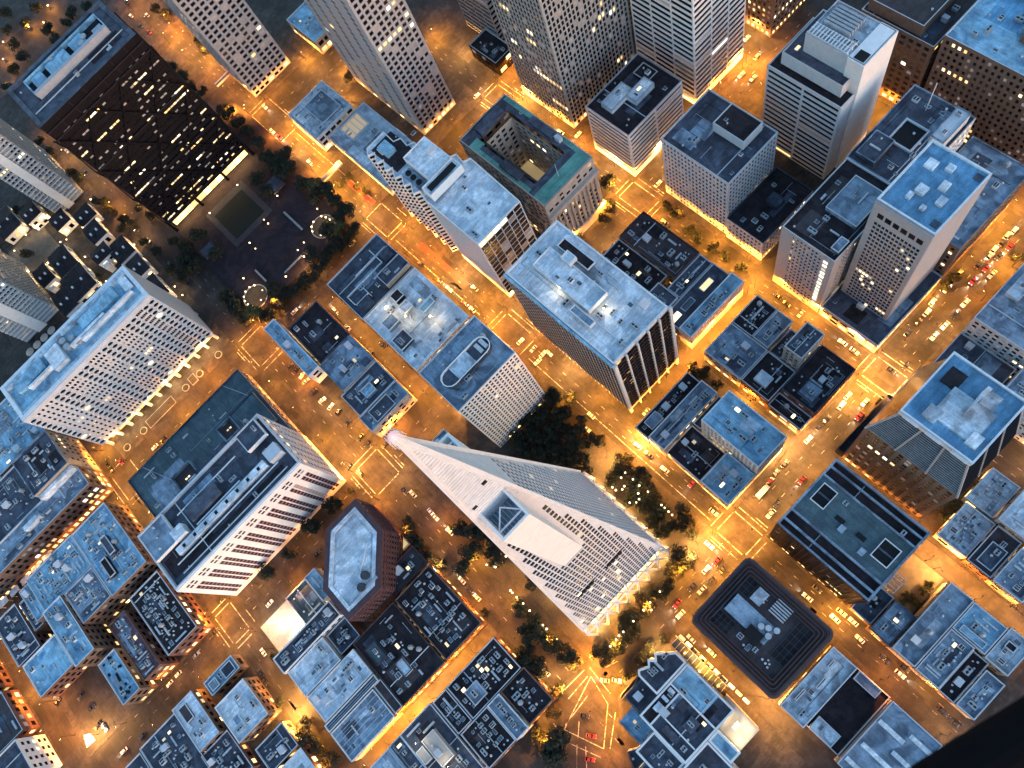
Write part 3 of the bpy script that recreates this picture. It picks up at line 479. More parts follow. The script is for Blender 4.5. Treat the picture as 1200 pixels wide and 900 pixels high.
# ------------------------------------------------------------------ the white pyramid tower
def pyramid():
    cx, cy, HZ, HB = -15.5, 62.7, 260.0, 28.9
    hw = lambda z: HB*(1-z/HZ)
    root = thing('pyramid_tower', 'very tall white pyramid tower with gridded windows standing on a lit lattice base', 'skyscraper', (cx, cy, 0))
    Z0, Z1, ZT = 32.0, 196.0, 259.0
    rot = lambda k, u, o, z: [(cx+u, cy-o, z), (cx+o, cy+u, z), (cx-u, cy+o, z), (cx-o, cy-u, z)][k]
    W, G, C = MB(), MB(), MB()
    nf = 43; fh = (Z1-Z0)/nf; cw = 2.05; rnd = random.Random(5); lit = []
    for k in range(4):
        def P(u, z, d=0): return rot(k, u, hw(z)-d, z)
        for f in range(nf):
            z = Z0+f*fh; za, zb = z+.55, z+fh-.45
            W.poly([P(-hw(z), z), P(hw(z), z), P(hw(za), za), P(-hw(za), za)])
            W.poly([P(-hw(zb), zb), P(hw(zb), zb), P(hw(z+fh), z+fh), P(-hw(z+fh), z+fh)])
            lim = hw(zb)-.75; us = None; n = int(lim/cw); us = -hw(za); ut = -hw(zb)
            for i in range(-n, n):
                u0, u1 = i*cw+.24, (i+1)*cw-.24
                if k in (0, 2) and 121 < z and abs((u0+u1)/2) < 5.2: continue
                mech = k == 0 and 76.5 < z+fh/2 < 80.5 and (2.5 < u0 < 14 or -14 < u0 < -3)
                if mech: u0, u1 = i*cw-.02, (i+1)*cw+.02
                W.poly([P(us, za), P(u0, za), P(u0, zb), P(ut, zb)])
                D = .15
                W.poly([P(u0, za), P(u1, za), P(u1, za, D), P(u0, za, D)]); W.poly([P(u0, zb, D), P(u1, zb, D), P(u1, zb), P(u0, zb)])
                W.poly([P(u0, za), P(u0, za, D), P(u0, zb, D), P(u0, zb)]); W.poly([P(u1, za, D), P(u1, za), P(u1, zb), P(u1, zb, D)])
                q = [P(u0, za, D), P(u1, za, D), P(u1, zb, D), P(u0, zb, D)]
                if rnd.random() < (.10 if 40 < z < 75 and k == 0 and abs(u0) < 10 else .012): lit.append(q)
                else: G.poly(q)
                us = ut = u1
            W.poly([P(us, za), P(hw(za), za), P(hw(zb), zb), P(ut, zb)])
        n = 44; dz = (ZT-Z1)/n       # ribbed metal cladding of the spire
        for i in range(n):
            za, zb = Z1+i*dz, Z1+(i+1)*dz; zm = za+dz*.8
            C.poly([P(-hw(za), za), P(hw(za), za), P(hw(zm), zm), P(-hw(zm), zm)])
            C.poly([P(-hw(zm), zm, .14), P(hw(zm), zm, .14), P(hw(zb), zb, .14), P(-hw(zb), zb, .14)])
            C.poly([P(-hw(zm), zm), P(hw(zm), zm), P(hw(zm), zm, .14), P(-hw(zm), zm, .14)])
    part('wall', W, 'quartz', root); part('glazing', G, 'glass_dark', root, 'stuff'); part('spire_cladding', C, 'light_metal', root)
    for q in lit:
        c = [sum(p[i] for p in q)/4 for i in range(3)]; m = MB(); m.poly(q)
        o = ob('lit_window', m.mesh('lit_window', 'lit_warm', tuple(c)), root, (c[0]-cx, c[1]-cy, c[2]))
    for k in range(4):      # pale corner ribs
        e = MB(); e.beam(rot(k, hw(Z0), hw(Z0), Z0), rot(k, hw(ZT)-.05, hw(ZT)-.05, ZT), 1.0); part('corner_rib', e, 'white_concrete', root)
    bc = MB(); bc.cyl(cx, cy, 257, 258, .9, 14); bc.cyl(cx, cy, 258, 260, 1.3, 16, 1.2); bc.cyl(cx, cy, 260, 261.1, 1.2, 16, .3); part('beacon', bc, 'beacon_glow', root)
    rail = MB()
    for k in range(14):
        a = 6.2832*k/14; rail.beam((cx+1.75*math.cos(a), cy+1.75*math.sin(a), 257), (cx+1.3*math.cos(a), cy+1.3*math.sin(a), 261.2), .14)
    part('beacon_cage', rail, 'light_metal', root)
    for s in (-1, 1):       # the two upright shafts
        yo = cy+s*(hw(122)); yi = cy+s*(hw(206)-.4); x0, x1 = cx-4.6, cx+4.6; y0, y1 = sorted((yo, yi)); ym = y0 if s < 0 else y1
        b = MB(); t = .7
        for q in ((x0, x1, ym-(t if s > 0 else 0), ym+(t if s < 0 else 0)), (x0+.01, x0+t, y0+(t if s < 0 else 0), y1-(t if s > 0 else 0)), (x1-t, x1-.01, y0+(t if s < 0 else 0), y1-(t if s > 0 else 0))):
            b.box(*q, 117, 206)
        part('shaft_wall', b, 'white_concrete', root)
        fl = MB(); fl.box(x0+t, x1-t, y0+.2, y1-.2, 196, 199.5); part('shaft_roof', fl, 'roof_blue', root)
        for i in range(7): m = MB(); xx = x0+1.2+i*1.15; m.box(xx-.1, xx+.1, y0+1, y1-1, 199.5, 200.1); part('louvre', m, 'steel', root)
        bm = MB(); yy = ym-s*2.4; bm.beam((x0+t, yy, 205), (x1-t, yy, 205), .45); part('beam', bm, 'light_metal', root)
        bm = MB(); bm.beam((x0+t, yy-s*.3, 204.6), (cx+.5, yy-s*4.6, 204.6), .35); bm.beam((x1-t, yy-s*.3, 204.6), (cx+.5, yy-s*4.6, 204.6), .35); part('brace', bm, 'light_metal', root)
    for x in (-12.8, 3.2):
        b = MB(); xx = cx+x+4.5; b.box(xx-4.6, xx+4.6, cy-hw(77)-.06, cy-hw(77)+.5, 76.6, 78.6); part('louvre', b, 'black_rubber', root)
    for zz in (216, 210):
        b = MB(); xx = cx+(-3.4 if zz == 210 else 2.9); b.box(xx-.7, xx+.7, cy-hw(zz)-.05, cy-hw(zz)+.5, zz-1.2, zz+1.2); part('hatch', b, 'black_rubber', root)
    # open lattice base in front of the lit lobby
    nb = 8
    for k in range(4):
        for i in range(nb):
            ua, ub = -1+2*i/nb, -1+2*(i+1)/nb; um = (ua+ub)/2
            m = MB(); B0 = rot(k, um*HB, HB-.4, .1)
            for uu in (ua, ub): m.beam(B0, rot(k, uu*hw(18), hw(18)-.4, 18), .95)
            part('strut', m, 'white_concrete', root)
            m = MB(); B1 = rot(k, um*hw(Z0), hw(Z0)-.5, Z0)
            for uu in (ua, ub): m.beam(rot(k, uu*hw(18), hw(18)-.4, 18), B1, .8)
            part('strut', m, 'white_concrete', root)
        m = MB(); m.beam(rot(k, -hw(18), hw(18)-.4, 18), rot(k, hw(18), hw(18)-.4, 18), .9); part('ring_beam', m, 'white_concrete', root)
        m = MB(); m.beam(rot(k, -hw(Z0), hw(Z0)-.4, Z0), rot(k, hw(Z0), hw(Z0)-.4, Z0), 1.1); part('ring_beam', m, 'white_concrete', root)
        h2 = 23.6
        for i in range(10):
            for za, zb in ((.6, 9), (9.6, 18), (18.6, 27)):
                m = MB(); u0, u1 = -h2+i*4.72+.25, -h2+(i+1)*4.72-.25
                m.poly([rot(k, u0, h2, za), rot(k, u1, h2, za), rot(k, u1, h2, zb), rot(k, u0, h2, zb)]); part('lobby_pane', m, 'lit_lobby', root)
    m = MB(); m.box(cx-30.5, cx+30.5, cy-30.5, cy+30.5, .1, .2); part('apron', m, 'alley_asphalt', root)
    m = MB(); m.box(cx-h2+.1, cx+h2-.1, cy-h2+.1, cy+h2-.1, 0, Z0-1); part('lobby_core', m, 'tan_concrete', root)
    m = MB(); m.prism([rot(k, hw(Z0)-.7, hw(Z0)-.7, Z0-.8)[:2] for k in range(4)], Z0-1.6, Z0-.2, True); part('soffit', m, 'white_concrete', root)
    for k in (0, 1, 3):
        for u in (-22, -11, 0, 11, 22):
            l = bpy.data.lights.new('lobby_light', 'POINT'); l.energy = LAMP_W*.30; l.color = (1, .52, .13); l.shadow_soft_size = 1
            p = rot(k, u, 26.6, 3.6); o = bpy.data.objects.new('lobby_light', l); COL.objects.link(o); o.parent = root; o.location = (p[0]-cx, p[1]-cy, p[2])
pyramid()

# ------------------------------------------------------------------ dark cross-braced tower and its raised plaza
def braced():
    x0, x1, y0, y1, h = -53.6, 16.2, 398.4, 438.4, 116.5
    root = bld('huge black tower with crossed braces, dark glass and a blue-grey roof', (x0, x1, y0, y1), h, 'dark_metal', 'roof_slate', 'dark', n=4, name='braced_tower', cat='skyscraper', z0=14.0, lit=.11, shop=False, par='roof_slate', ph=1.4, pt=2.6, top=9, single=None)
    r0 = root.location
    yo = y0-1.1; zs = [14, 40, 66, 92]; zt = 109
    for sgn, yy in ((0, yo), (1, y1+1.1)):
        for i in range(3):
            xa, xb = x0+(x1-x0)*i/3, x0+(x1-x0)*(i+1)/3
            for za, zb in ((16, 46), (46, 76), (76, 106)):
                for p, q in (((xa, yy, za), (xb, yy, zb)), ((xb, yy, za), (xa, yy, zb))):
                    m = MB(); m.beam(p, q, .75, .75); part('brace', m, 'dark_metal', root)
        for z in (16, 46, 76, 106, 112): m = MB(); m.beam((x0, yy, z), (x1, yy, z), .7); part('brace', m, 'bronze', root)
    for xx in (x0-1.1, x1+1.1):
        for i in range(2):
            ya, yb = y0+(y1-y0)*i/2, y0+(y1-y0)*(i+1)/2
            for za, zb in ((16, 46), (46, 76), (76, 106)):
                for p, q in (((xx, ya, za), (xx, yb, zb)), ((xx, yb, za), (xx, ya, zb))):
                    m = MB(); m.beam(p, q, .75); part('brace', m, 'dark_metal', root)
    for i in range(6): m = MB(); xx = x0+(x1-x0)*(i+1)/7; m.box(xx-.2, xx+.2, y0-.5, y0+.05, 107, 116); part('mullion', m, 'bronze', root)
    # bright lobby storey behind the lowest braces
    for i in range(12):
        m = MB(); xa = x0+2+(x1-x0-4)*i/12; m.box(xa+.15, xa+(x1-x0-4)/12-.15, y0+2.2, y0+2.6, 6.2, 13.4); part('lobby_pane', m, 'lit_lobby', root)
    m = MB(); m.box(x0+2.2, x1-2.2, y0+3, y1-2, 5, 14.05); part('lobby_core', m, 'bronze', root)
    for i in range(4):
        xa = x0+(x1-x0)*i/3; m = MB(); m.box(xa-.9, xa+.9, y0-1, y0+1, 5, 16); part('column', m, 'dark_metal', root)
    m = MB(); m.box(x0+1, x1-1, y0-.9, y0+2.2, 13.5, 14.2); part('soffit', m, 'bronze', root)
    # sunken plant court on the roof and its long pale screen
    zt = h-1.4
    m = MB(); m.box(-43, 8, 415, 417.6, zt, zt+4.2); part('screen_wall', m, 'granite', root)
    m = MB(); m.box(-43, 8, 430.5, 431.1, zt, zt+3); m.box(-43.6, -43, 417.6, 431, zt, zt+3); m.box(8, 8.6, 417.6, 431, zt, zt+3); part('screen_wall', m, 'roof_blue', root)
    m = MB(); m.box(-42.9, 7.9, 417.7, 430.4, zt+.02, zt+.15); part('plant_court', m, 'roof_dark', root)
    for xa, xb in ((-40, -33), (-30, -16), (-13, -4)): m = MB(); m.box(xa, xb, 419, 429, zt+.15, zt+2.4); part('air_handler', m, 'roof_blue', root)
    for xx in (-3, 0): m = MB(); m.cyl(xx-8+4, 424+xx, zt+2.4, zt+3.2, 1.8, 14); part('fan', m, 'unit_grey', root)
    for xx in (3,): m = MB(); m.box(xx-2, xx+4, 419.5, 424, zt+.2, zt+1.8); part('air_handler', m, 'unit_grey', root)
    l = bpy.data.lights.new('lobby_light', 'AREA'); l.shape = 'RECTANGLE'; l.size = 66; l.size_y = 2; l.energy = LAMP_W*.7; l.color = (1, .62, .2)
    o = bpy.data.objects.new('lobby_light', l); COL.objects.link(o); o.parent = root; o.location = ((x0+x1)/2-r0.x, y0-.4-r0.y, 13.2-r0.z)
braced()
def plaza():
    b = MB(); P = [(-54, 309), (-48, 305), (8, 304.5), (24, 308), (32, 318), (33.8, 330), (33.8, 444), (-54.5, 444)]
    b.prism(P, .15, 5.0); struct('plaza', b, 'plaza_tile')
    b = MB(); b.box(-30, -5.8, 358.6, 384, 5.0, 5.25)
    o = struct('lawn', b, 'lawn')
    b = MB()
    for q in ((-34, -30.3, 354, 390), (-5.5, -1.5, 354, 390), (-30.3, -5.5, 384.4, 390), (-30.3, -5.5, 354, 358.2)): b.box(*q, 4.9, 5.1)
    struct('path', b, 'plaza_path')
    def pavilion(x0, x1, y0, y1, lab):
        r = thing('pavilion', lab, 'pavilion', ((x0+x1)/2, (y0+y1)/2, 5), 'square plaza pavilions'); m = MB(); m.box(x0, x1, y0, y1, 8.2, 9); part('roof', m, 'roof_brown', r)
        m = MB(); m.box(x0+1.5, x1-1.5, y0+1.5, y1-1.5, 9, 9.7); part('roof_lantern', m, 'roof_slate', r)
        for x in (x0+.5, x1-.5):
            for y in (y0+.5, y1-.5): m = MB(); m.box(x-.3, x+.3, y-.3, y+.3, 5, 8.2); part('column', m, 'bronze', r)
        m = MB(); m.box(x0+2, x1-2, y0+2, y1-2, 5, 8.2); part('wall', m, 'bronze', r)
    pavilion(6.4, 16.2, 358.8, 370, 'square plaza pavilion on the street side of the sunken lawn')
    pavilion(-52.2, -42, 360.2, 369.2, 'square plaza pavilion on the townhouse side of the sunken lawn')
    for x, y, lab in ((12.9, 316.9, 'ring shaped planter circled by small lights near the red bus lane'), (-46.7, 316.2, 'ring shaped planter circled by small lights on the left of the plaza')):
        r = thing('planter', lab, 'planter', (x, y, 5), 'ring planters'); m = MB(); m.cyl(x, y, 5, 5.5, 8.2, 28, cap=False); m.cyl(x, y, 5, 5.5, 7.6, 28, cap=False)
        for i in range(28):
            a, c = 6.2832*i/28, 6.2832*(i+1)/28
            m.poly([(x+8.2*math.cos(a), y+8.2*math.sin(a), 5.5), (x+8.2*math.cos(c), y+8.2*math.sin(c), 5.5), (x+7.6*math.cos(c), y+7.6*math.sin(c), 5.5), (x+7.6*math.cos(a), y+7.6*math.sin(a), 5.5)])
        part('rim', m, 'path_stone', r); m = MB(); m.cyl(x, y, 5, 5.35, 7.6, 28); part('earth', m, 'soil', r)
    for q, lab in (((-24, -9, 312, 313.2), 'long low wall by the lit trees at the lower plaza edge'), ((2, 3.2, 326, 346), 'low wall beside the right ring planter'), ((-36, -35, 318, 330), 'low wall beside the left ring planter')):
        m = MB(); m.box(*q, 5, 6.1); r = thing('garden_wall', lab, 'wall', (q[0], q[2], 5)); part('wall', m, 'plaza_tile', r); m = MB(); m.box(q[0]-.1, q[1]+.1, q[2]-.1, q[3]+.1, 6.1, 6.25); part('coping', m, 'path_stone', r)
    for q, lab in (((33, 50, 340, 343), 'footbridge over the red bus lane street beside the plaza'), ((33.5, 47, 463, 466), 'footbridge over the street beside the black braced tower')):
        r = thing('footbridge', lab, 'footbridge', (q[0], q[2], 5.2)); m = MB(); m.box(*q, 5.2, 5.8); part('deck', m, 'path_stone', r)
        for y in (q[2], q[3]): m = MB(); m.box(q[0], q[1], y-.12, y+.12, 5.8, 6.9); part('parapet', m, 'cool_concrete', r)
plaza()

# ------------------------------------------------------------------ towers and blocks, one call per building
# far-side towers that leave the top of the picture
bld('grey office tower with paired window grid rising beside the black braced tower', (46, 80, 437.5, 478), 150, 'granite', 'roof_grey', (4.2, 3.8, .34, .44, .7, .05), n=4, name='office_tower', cat='tower', shoplit=.3)
bld('tall pale slab tower with one blank wall and grid of paired windows', (98, 126, 314.5, 385), 176, 'granite', 'roof_grey', (3.3, 3.8, .36, .40, .6, .06), n=4, name='office_tower', cat='tower', per_edge={3: [13, 3.8, .70, .40, .6, .05]}, shoplit=.9)
bld('tall dark grey tower with bundled vertical stripes at the top edge', (157, 211, 240.5, 284), 190, 'grey_concrete', 'roof_grey', (2.5, 3.7, .38, .26, 1.1, .04), n=4, name='office_tower', cat='tower', shoplit=.5)
bld('white tower with dark horizontal ribbons left of the lit crossing', (209.3, 249.5, 193, 237), 150, 'white_concrete', 'roof_grey', (13, 3.9, .07, .46, .9, .05), n=4, name='office_tower', cat='tower', shoplit=.9, lit=.03)
bld('banded dark tower over a black podium at the top edge', (172, 212, 318, 352), 120, 'granite', 'roof_grey', 'band', n=4, name='office_tower', cat='tower', lit=.04)
bld('low black podium beside the banded tower near the lit square', (157, 172, 305, 330), 12, 'dark_metal', 'roof_dark', 'shop', n=3)
bld('brown masonry block with glowing street windows beyond the ribbon tower', (268, 300, 189, 235), 45, 'brown_stone', 'roof_red', 'punch', lit=.22, n=4, shoplit=.95)
bld('dim purple roofed block behind the striped tower', (225, 250, 262, 283), 40, 'brown_stone', 'roof_brown', 'punch', n=5)
bld('small blue roofed hall glowing at its edge behind the slab tower', (98, 116, 422, 455), 12, 'tan_concrete', 'roof_blue', 'shop', n=3, shoplit=1)
# Embarcadero podium halls
bld('flat blue-grey podium hall with a sunken roof tray beside the fork of red lanes', (49.5, 81, 361, 392.5), 14, 'cool_concrete', 'roof_pale', 'shop', n=4, pent=[(60, 76, 366, 387, 1.0, 'roof_grey')], shoplit=1, lit=.6)
pb = bld('low blue-grey podium with a glowing roof court beside the sawtooth building', (56, 88, 300, 359.5), 10, 'cool_concrete', 'roof_pale', 'shop', n=4, shoplit=1, lit=.6, pent=[(64, 80, 320, 333, 1.6, 'roof_grey')])
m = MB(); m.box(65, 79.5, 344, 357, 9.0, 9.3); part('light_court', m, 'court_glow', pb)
m = MB()
for q in ((64.5, 80, 343.4, 344), (64.5, 80, 357, 357.6), (64.5, 65, 344, 357), (79.5, 80, 344, 357)): m.box(*q, 8.9, 10.6)
part('court_rim', m, 'cool_concrete', pb)
for i in range(4): m = MB(); m.box(65+i*3.7, 65.5+i*3.7, 344, 357, 9.4, 9.9); part('court_beam', m, 'light_metal', pb)

def sawtooth():
    R = [(55.5, 193.7), (85.4, 193.7), (87.2, 231)]
    for i in range(6): R += [(87.2-i*2.9, 232+i*8), (83.4-i*2.9, 233.8+i*8)]
    R += [(69.5, 283), (56.5, 283)]
    for i in range(6): R += [(53.8, 279-i*7.5), (57.2, 277.2-i*7.5)]
    R += [(55.5, 233)]
    r = bld('white sawtooth sided office building with a dark gridded end and pale blue roof', R, 66, 'white_concrete', 'roof_white', (60, 3.6, .02, .42, .7, .02), n=9, name='sawtooth_building', par='white_concrete', per_edge={0: [4.6, 3.9, .10, .10, .4, .12]}, ph=1.0, pt=.5, skylit=0, top=1.0,
      vols=[(58, 80, 228.5, 236, 66, 72, 'roof_white', 'blank'), (64, 80, 237, 258, 66, 71, 'roof_white', 'blank')])
    m = MB(); m.box(57.5, 72, 258.5, 280, 65.0, 65.6); part('roof', m, 'roof_dark', r)
    m = MB(); m.box(58, 63, 240, 254, 65, 67); part('plant_well', m, 'roof_grey', r)
    for y in (243, 247.5, 251.5): m = MB(); m.cyl(60.5, y, 67, 67.6, 1.6, 14); part('fan', m, 'black_rubber', r)
    m = MB(); m.box(60, 66, 268, 276, 65.6, 69); part('penthouse', m, 'roof_blue', r)
    m = MB(); m.box(60, 78, 230.5, 234, 71.5, 71.9); part('louvre_bank', m, 'black_rubber', r)
sawtooth()

def greenroof():
    x0, x1, y0, y1, h = 95, 130.5, 190.5, 256.2, 50
    root = thing('bank_building', 'old stone bank with green copper roof edges, columns and a glowing inner court', 'building', ((x0+x1)/2, (y0+y1)/2, 0)); rnd = random.Random(77)
    W, G = MB(), MB(); P = rect(x0, x1, y0, y1); walls(root, W, G, P, 0, h, 'punchwide', rnd, True, shoplit=.7)
    C = rect(103.5, 122.5, 204, 243); walls(root, W, G, C[::-1], 8, h-.5, 'punchwide', rnd, False, lit=.04)
    part('wall', W, 'stone', root); part('glazing', G, 'glass_dark', root, 'stuff')
    def strip(q, m, z=h): b = MB(); b.box(*q, z-.8, z); part('roof', b, m, root)
    strip((x0+.2, x1-.2, y0+.2, y0+9), 'copper_green'); strip((x0+.2, x0+6, y0+9, y1-.2), 'roof_slate'); strip((x1-6.5, x1-.2, y0+9, y1-.2), 'roof_slate')
    strip((x0+6, x1-6.5, y1-8.5, y1-.2), 'roof_slate'); strip((x0+6, x1-6.5, y0+9, 203.9), 'roof_slate')
    strip((x0+.15, x0+7, 243, 249), 'copper_green', h+.12); strip((x0+.15, x0+3, 203, 249), 'copper_green', h+.1); strip((x1-3, x1-.15, y0+9.1, y1-2), 'copper_green', h+.1)
    b = MB(); b.box(103.6, 122.4, 204.1, 242.9, 7.6, 8.2); part('glow_court_floor', b, 'court_glow', root)  # floor itself emits, imitating the lamplight that falls into the court
    roof_of(root, P, h+.5, 'roof_slate', 'stone', 1.0, .6, deck=False)
    for i in range(11):
        b = MB(); x = x0+2.5+i*3.05; b.cyl(x, y0-.8, 9, 36, .75, 10, .65); b.box(x-1, x+1, y0-1.8, y0+.1, 8, 9); b.box(x-1, x+1, y0-1.8, y0+.1, 36, 37); part('column', b, 'stone', root)
    b = MB(); b.box(x0-.4, x1+.4, y0-2.2, y0, 37, 40); part('entablature', b, 'stone', root); b = MB(); b.box(x0-.2, x1+.2, y0-2, y0, .1, 8); part('plinth', b, 'stone', root)
    for q in ((x0+9, x1-9, 246, 252, 4), (124.8, 129, 215, 232, 2.5), (97, 101.5, 212, 226, 2)): b = MB(); b.box(*q[:4], h, h+q[4]); part('penthouse', b, 'roof_slate', root)
    b = MB(); b.cyl(112, 197, h, h+11, .12, 6); part('flagpole', b, 'light_metal', root)
    clutter(root, rect(x1-6, x1, 204, 250), h, 4, rnd)
greenroof()
bld('pale banded mid-rise with black roof and white roof plant on a bright corner', (154.6, 196, 189.5, 221), 40, 'white_concrete', 'roof_dark', (16, 3.4, .06, .56, .8, .02), n=3, pent=[(160, 176, 206, 214, 3, 'roof_white'), (171, 185, 199, 206, 3.5, 'roof_white'), (184, 192, 203, 213, 2.4, 'roof_dark')], par='granite', shoplit=.9, lit=.02)
bld('grey stone mid-rise with dark roof and boxed roof plant beside a low black annex', (158, 193.5, 126.5, 169.5), 51.5, 'cool_concrete', 'roof_slate', 'slim', n=4, vols=[(176, 190, 133, 152, 51.5, 58, 'roof_dark', 'blank')], shoplit=.6, lit=.03)
bld('low black roofed annex beside the grey stone mid-rise', (157, 195, 102.6, 126), 20, 'cool_concrete', 'roof_dark', 'slim', n=3, pent=[(176, 182, 110, 117, 2.5, 'roof_slate')], par='roof_slate', shoplit=.7)
def terraced():
    r = bld('terraced white office tower with blank shaft and trellis on its roof', (213, 246, 108.2, 150.5), 62, 'cool_concrete', 'roof_dark', (20, 3.7, .06, .50, 1.0, .03), n=3, name='terraced_tower', cat='tower', lit=.03, par='cool_concrete', per_edge={0: 'blank'},
        vols=[(217, 246, 112, 146, 62, 70, 'roof_slate', 'blank'), (223, 245, 107.9, 139, 62.0, 81, 'roof_pale', 'blank')])
    m = MB(); m.box(222.5, 245.2, 107.4, 116, 0, 81); part('shaft_wall', m, 'white_concrete', r)
    m = MB(); m.box(224, 229, 109, 114, 81, 81.3); part('shaft_hatch', m, 'black_rubber', r)
    for i in range(13): m = MB(); y = 117+i*1.7; m.box(223.3, 229.6, y, y+.5, 82.0, 82.5); part('trellis_bar', m, 'light_metal', r)
    for x in (223.4, 226.4, 229.4): m = MB(); m.box(x, x+.4, 116.5, 138.6, 81.4, 82.0); part('trellis_beam', m, 'light_metal', r)
    for i in range(6): m = MB(); x = 231+i*1.9; m.box(x, x+1.2, 122, 136, 80.2, 83); part('air_handler', m, 'unit_grey', r)
terraced()
def square_windows():
    root = bld('tall granite tower with square window grid, blank edges and bright blue roof', (165.2, 198.3, 34.5, 60.4), 98, 'granite', 'roof_azure', 'blank', n=0, name='granite_tower', cat='tower', z0=10, par='light_metal', pt=.8)
    x = 165.2-.1; rnd = random.Random(3)
    W, G = MB(), MB()
    cols = [(2.8+i*1.78, 2.8+i*1.78+1.3) for i in range(12)]; rows = [(12+k*3.33, 12+k*3.33+2.05) for k in range(22)]
    def lf(ri, ci): return (4 <= ri <= 8 and 2 <= ci <= 5 and rnd.random() < .5) or (ri == 1 and ci > 8) or (ri == 8 and ci < 4) or rnd.random() < .015
    for (p0, p1) in (((x, 60.3), (x, 34.6)),):
        L = 25.7; d = (0, -1); n = (-1, 0)
        P = lambda u, v, o=0: (x-.75+o, 60.3-u, v)
        vs = 10.5
        for ri, (v0, v1) in enumerate(rows+[(87.5, 91.2)]):
            cc = cols if ri < 22 else [(2.9+i*3.56, 2.9+i*3.56+2.7) for i in range(6)]
            W.poly([P(0, vs), P(L, vs), P(L, v0), P(0, v0)]); us = 0
            for ci, (u0, u1) in enumerate(cc):
                W.poly([P(us, v0), P(u0, v0), P(u0, v1), P(us, v1)]); D = .16
                W.poly([P(u0, v0), P(u1, v0), P(u1, v0, D), P(u0, v0, D)]); W.poly([P(u0, v1, D), P(u1, v1, D), P(u1, v1), P(u0, v1)])
                W.poly([P(u0, v0), P(u0, v0, D), P(u0, v1, D), P(u0, v1)]); W.poly([P(u1, v0, D), P(u1, v0), P(u1, v1), P(u1, v1, D)])
                c = P((u0+u1)/2, (v0+v1)/2, D); mm = 'lit_warm' if ri < 22 and lf(ri, ci) else 'glass_dark'
                ob('window' if mm == 'glass_dark' else 'lit_window', lit_pane(u1-u0, v1-v0, d, mm), root, (c[0]-root.location.x, c[1]-root.location.y, c[2]-10))
                us = u1
            W.poly([P(us, v0), P(L, v0), P(L, v1), P(us, v1)]); vs = v1
        W.poly([P(0, vs), P(L, vs), P(L, 97), P(0, 97)])
        for u in (0, L): W.poly([P(u, 10.5), P(u, 10.5, .8), P(u, 97, .8), P(u, 97)])
        W.poly([P(0, 97), P(L, 97), P(L, 97, .8), P(0, 97, .8)])
    part('window_wall', W, 'granite', root)
    for q in ((176, 180, 48, 52), (182, 186, 43, 46), (176, 180, 40, 43), (172, 175, 51, 53), (187, 191, 52, 56), (190, 193, 46, 49), (171, 173, 44, 46)):
        m = MB(); m.box(*q, 96.9, 98.6); part('air_handler', m, 'roof_white', root)
    for q in ((168, 171, 36, 39), (193, 196, 36, 39)): m = MB(); m.box(*q, 96.9, 97.2); part('roof_hatch', m, 'roof_slate', root)
    bld('low stone podium with lit shopfronts around the granite tower', (152, 199, 29.2, 62), 10.5, 'granite', 'roof_slate', 'shop', n=3, shoplit=.55, lit=.3)
square_windows()
r = bld('pink lit granite block with a glowing stair strip beside the granite tower', (152, 196, 62.6, 91), 59.5, 'granite', 'roof_dark', (1.9, 3.3, .50, .50, .4, .06), n=4, pent=[(170, 190, 66, 82, 2.5, 'roof_grey'), (156, 163, 64, 68, 2, 'roof_grey')], lit=.05, margin=6, shoplit=.8)
for k in range(14):
    ob('lit_window', lit_pane(2.2, 2.0, (0, -1), 'lit_white'), r, (152-.12-r.location.x, 66.5-r.location.y, 6+k*3.7))
r = bld('dark blue roofed block with a deep light well and a mast behind the granite tower', (197, 244, 60.8, 92), 58, 'cool_concrete', 'roof_slate', 'punch', n=7, pent=[(200, 214, 80, 89.5, 3, 'roof_slate'), (222, 240, 62.5, 69, 7, 'cool_concrete')], par='roof_grey')
m = MB(); m.box(215, 227, 72.5, 83, 56.9, 57.3); part('light_well', m, 'black_rubber', r)
m = MB()
for q in ((214.2, 227.8, 71.7, 72.5), (214.2, 227.8, 83, 83.8), (214.2, 215, 72.5, 83), (227, 227.8, 72.5, 83)): m.box(*q, 56.9, 58.2)
part('well_rim', m, 'cool_concrete', r)
m = MB(); m.cyl(236, 80, 57, 76, .22, 6); part('mast', m, 'light_metal', r)
bld('low blue-grey roof with plant units along the busy street behind the granite tower', (199.5, 250, 29.5, 60), 38, 'brown_stone', 'roof_grey', 'punch', n=10, par='roof_grey')
bld('brown masonry office block with arched cornice and tiny square windows in the corner', (270.5, 312, 99.5, 140), 50, 'brown_stone', 'roof_brown', 'punchwide', n=5, vols=[(272, 300, 108, 138, 50, 57, 'roof_brown', 'blank')], lit=.05)
bld('large brown stone block with blue roof and many lit windows at the top right', (270.5, 330, 34, 97), 60, 'brown_stone', 'roof_blue', (3.0, 3.9, .52, .48, .45, .07), n=14, vols=[(284, 322, 40, 70, 60, 66, 'roof_slate', 'blank')], lit=.07)
bld('rust brown corner block at the right end of the busy street', (270.5, 320, -60, 6), 28, 'brown_stone', 'roof_brown', 'punchwide', n=8)
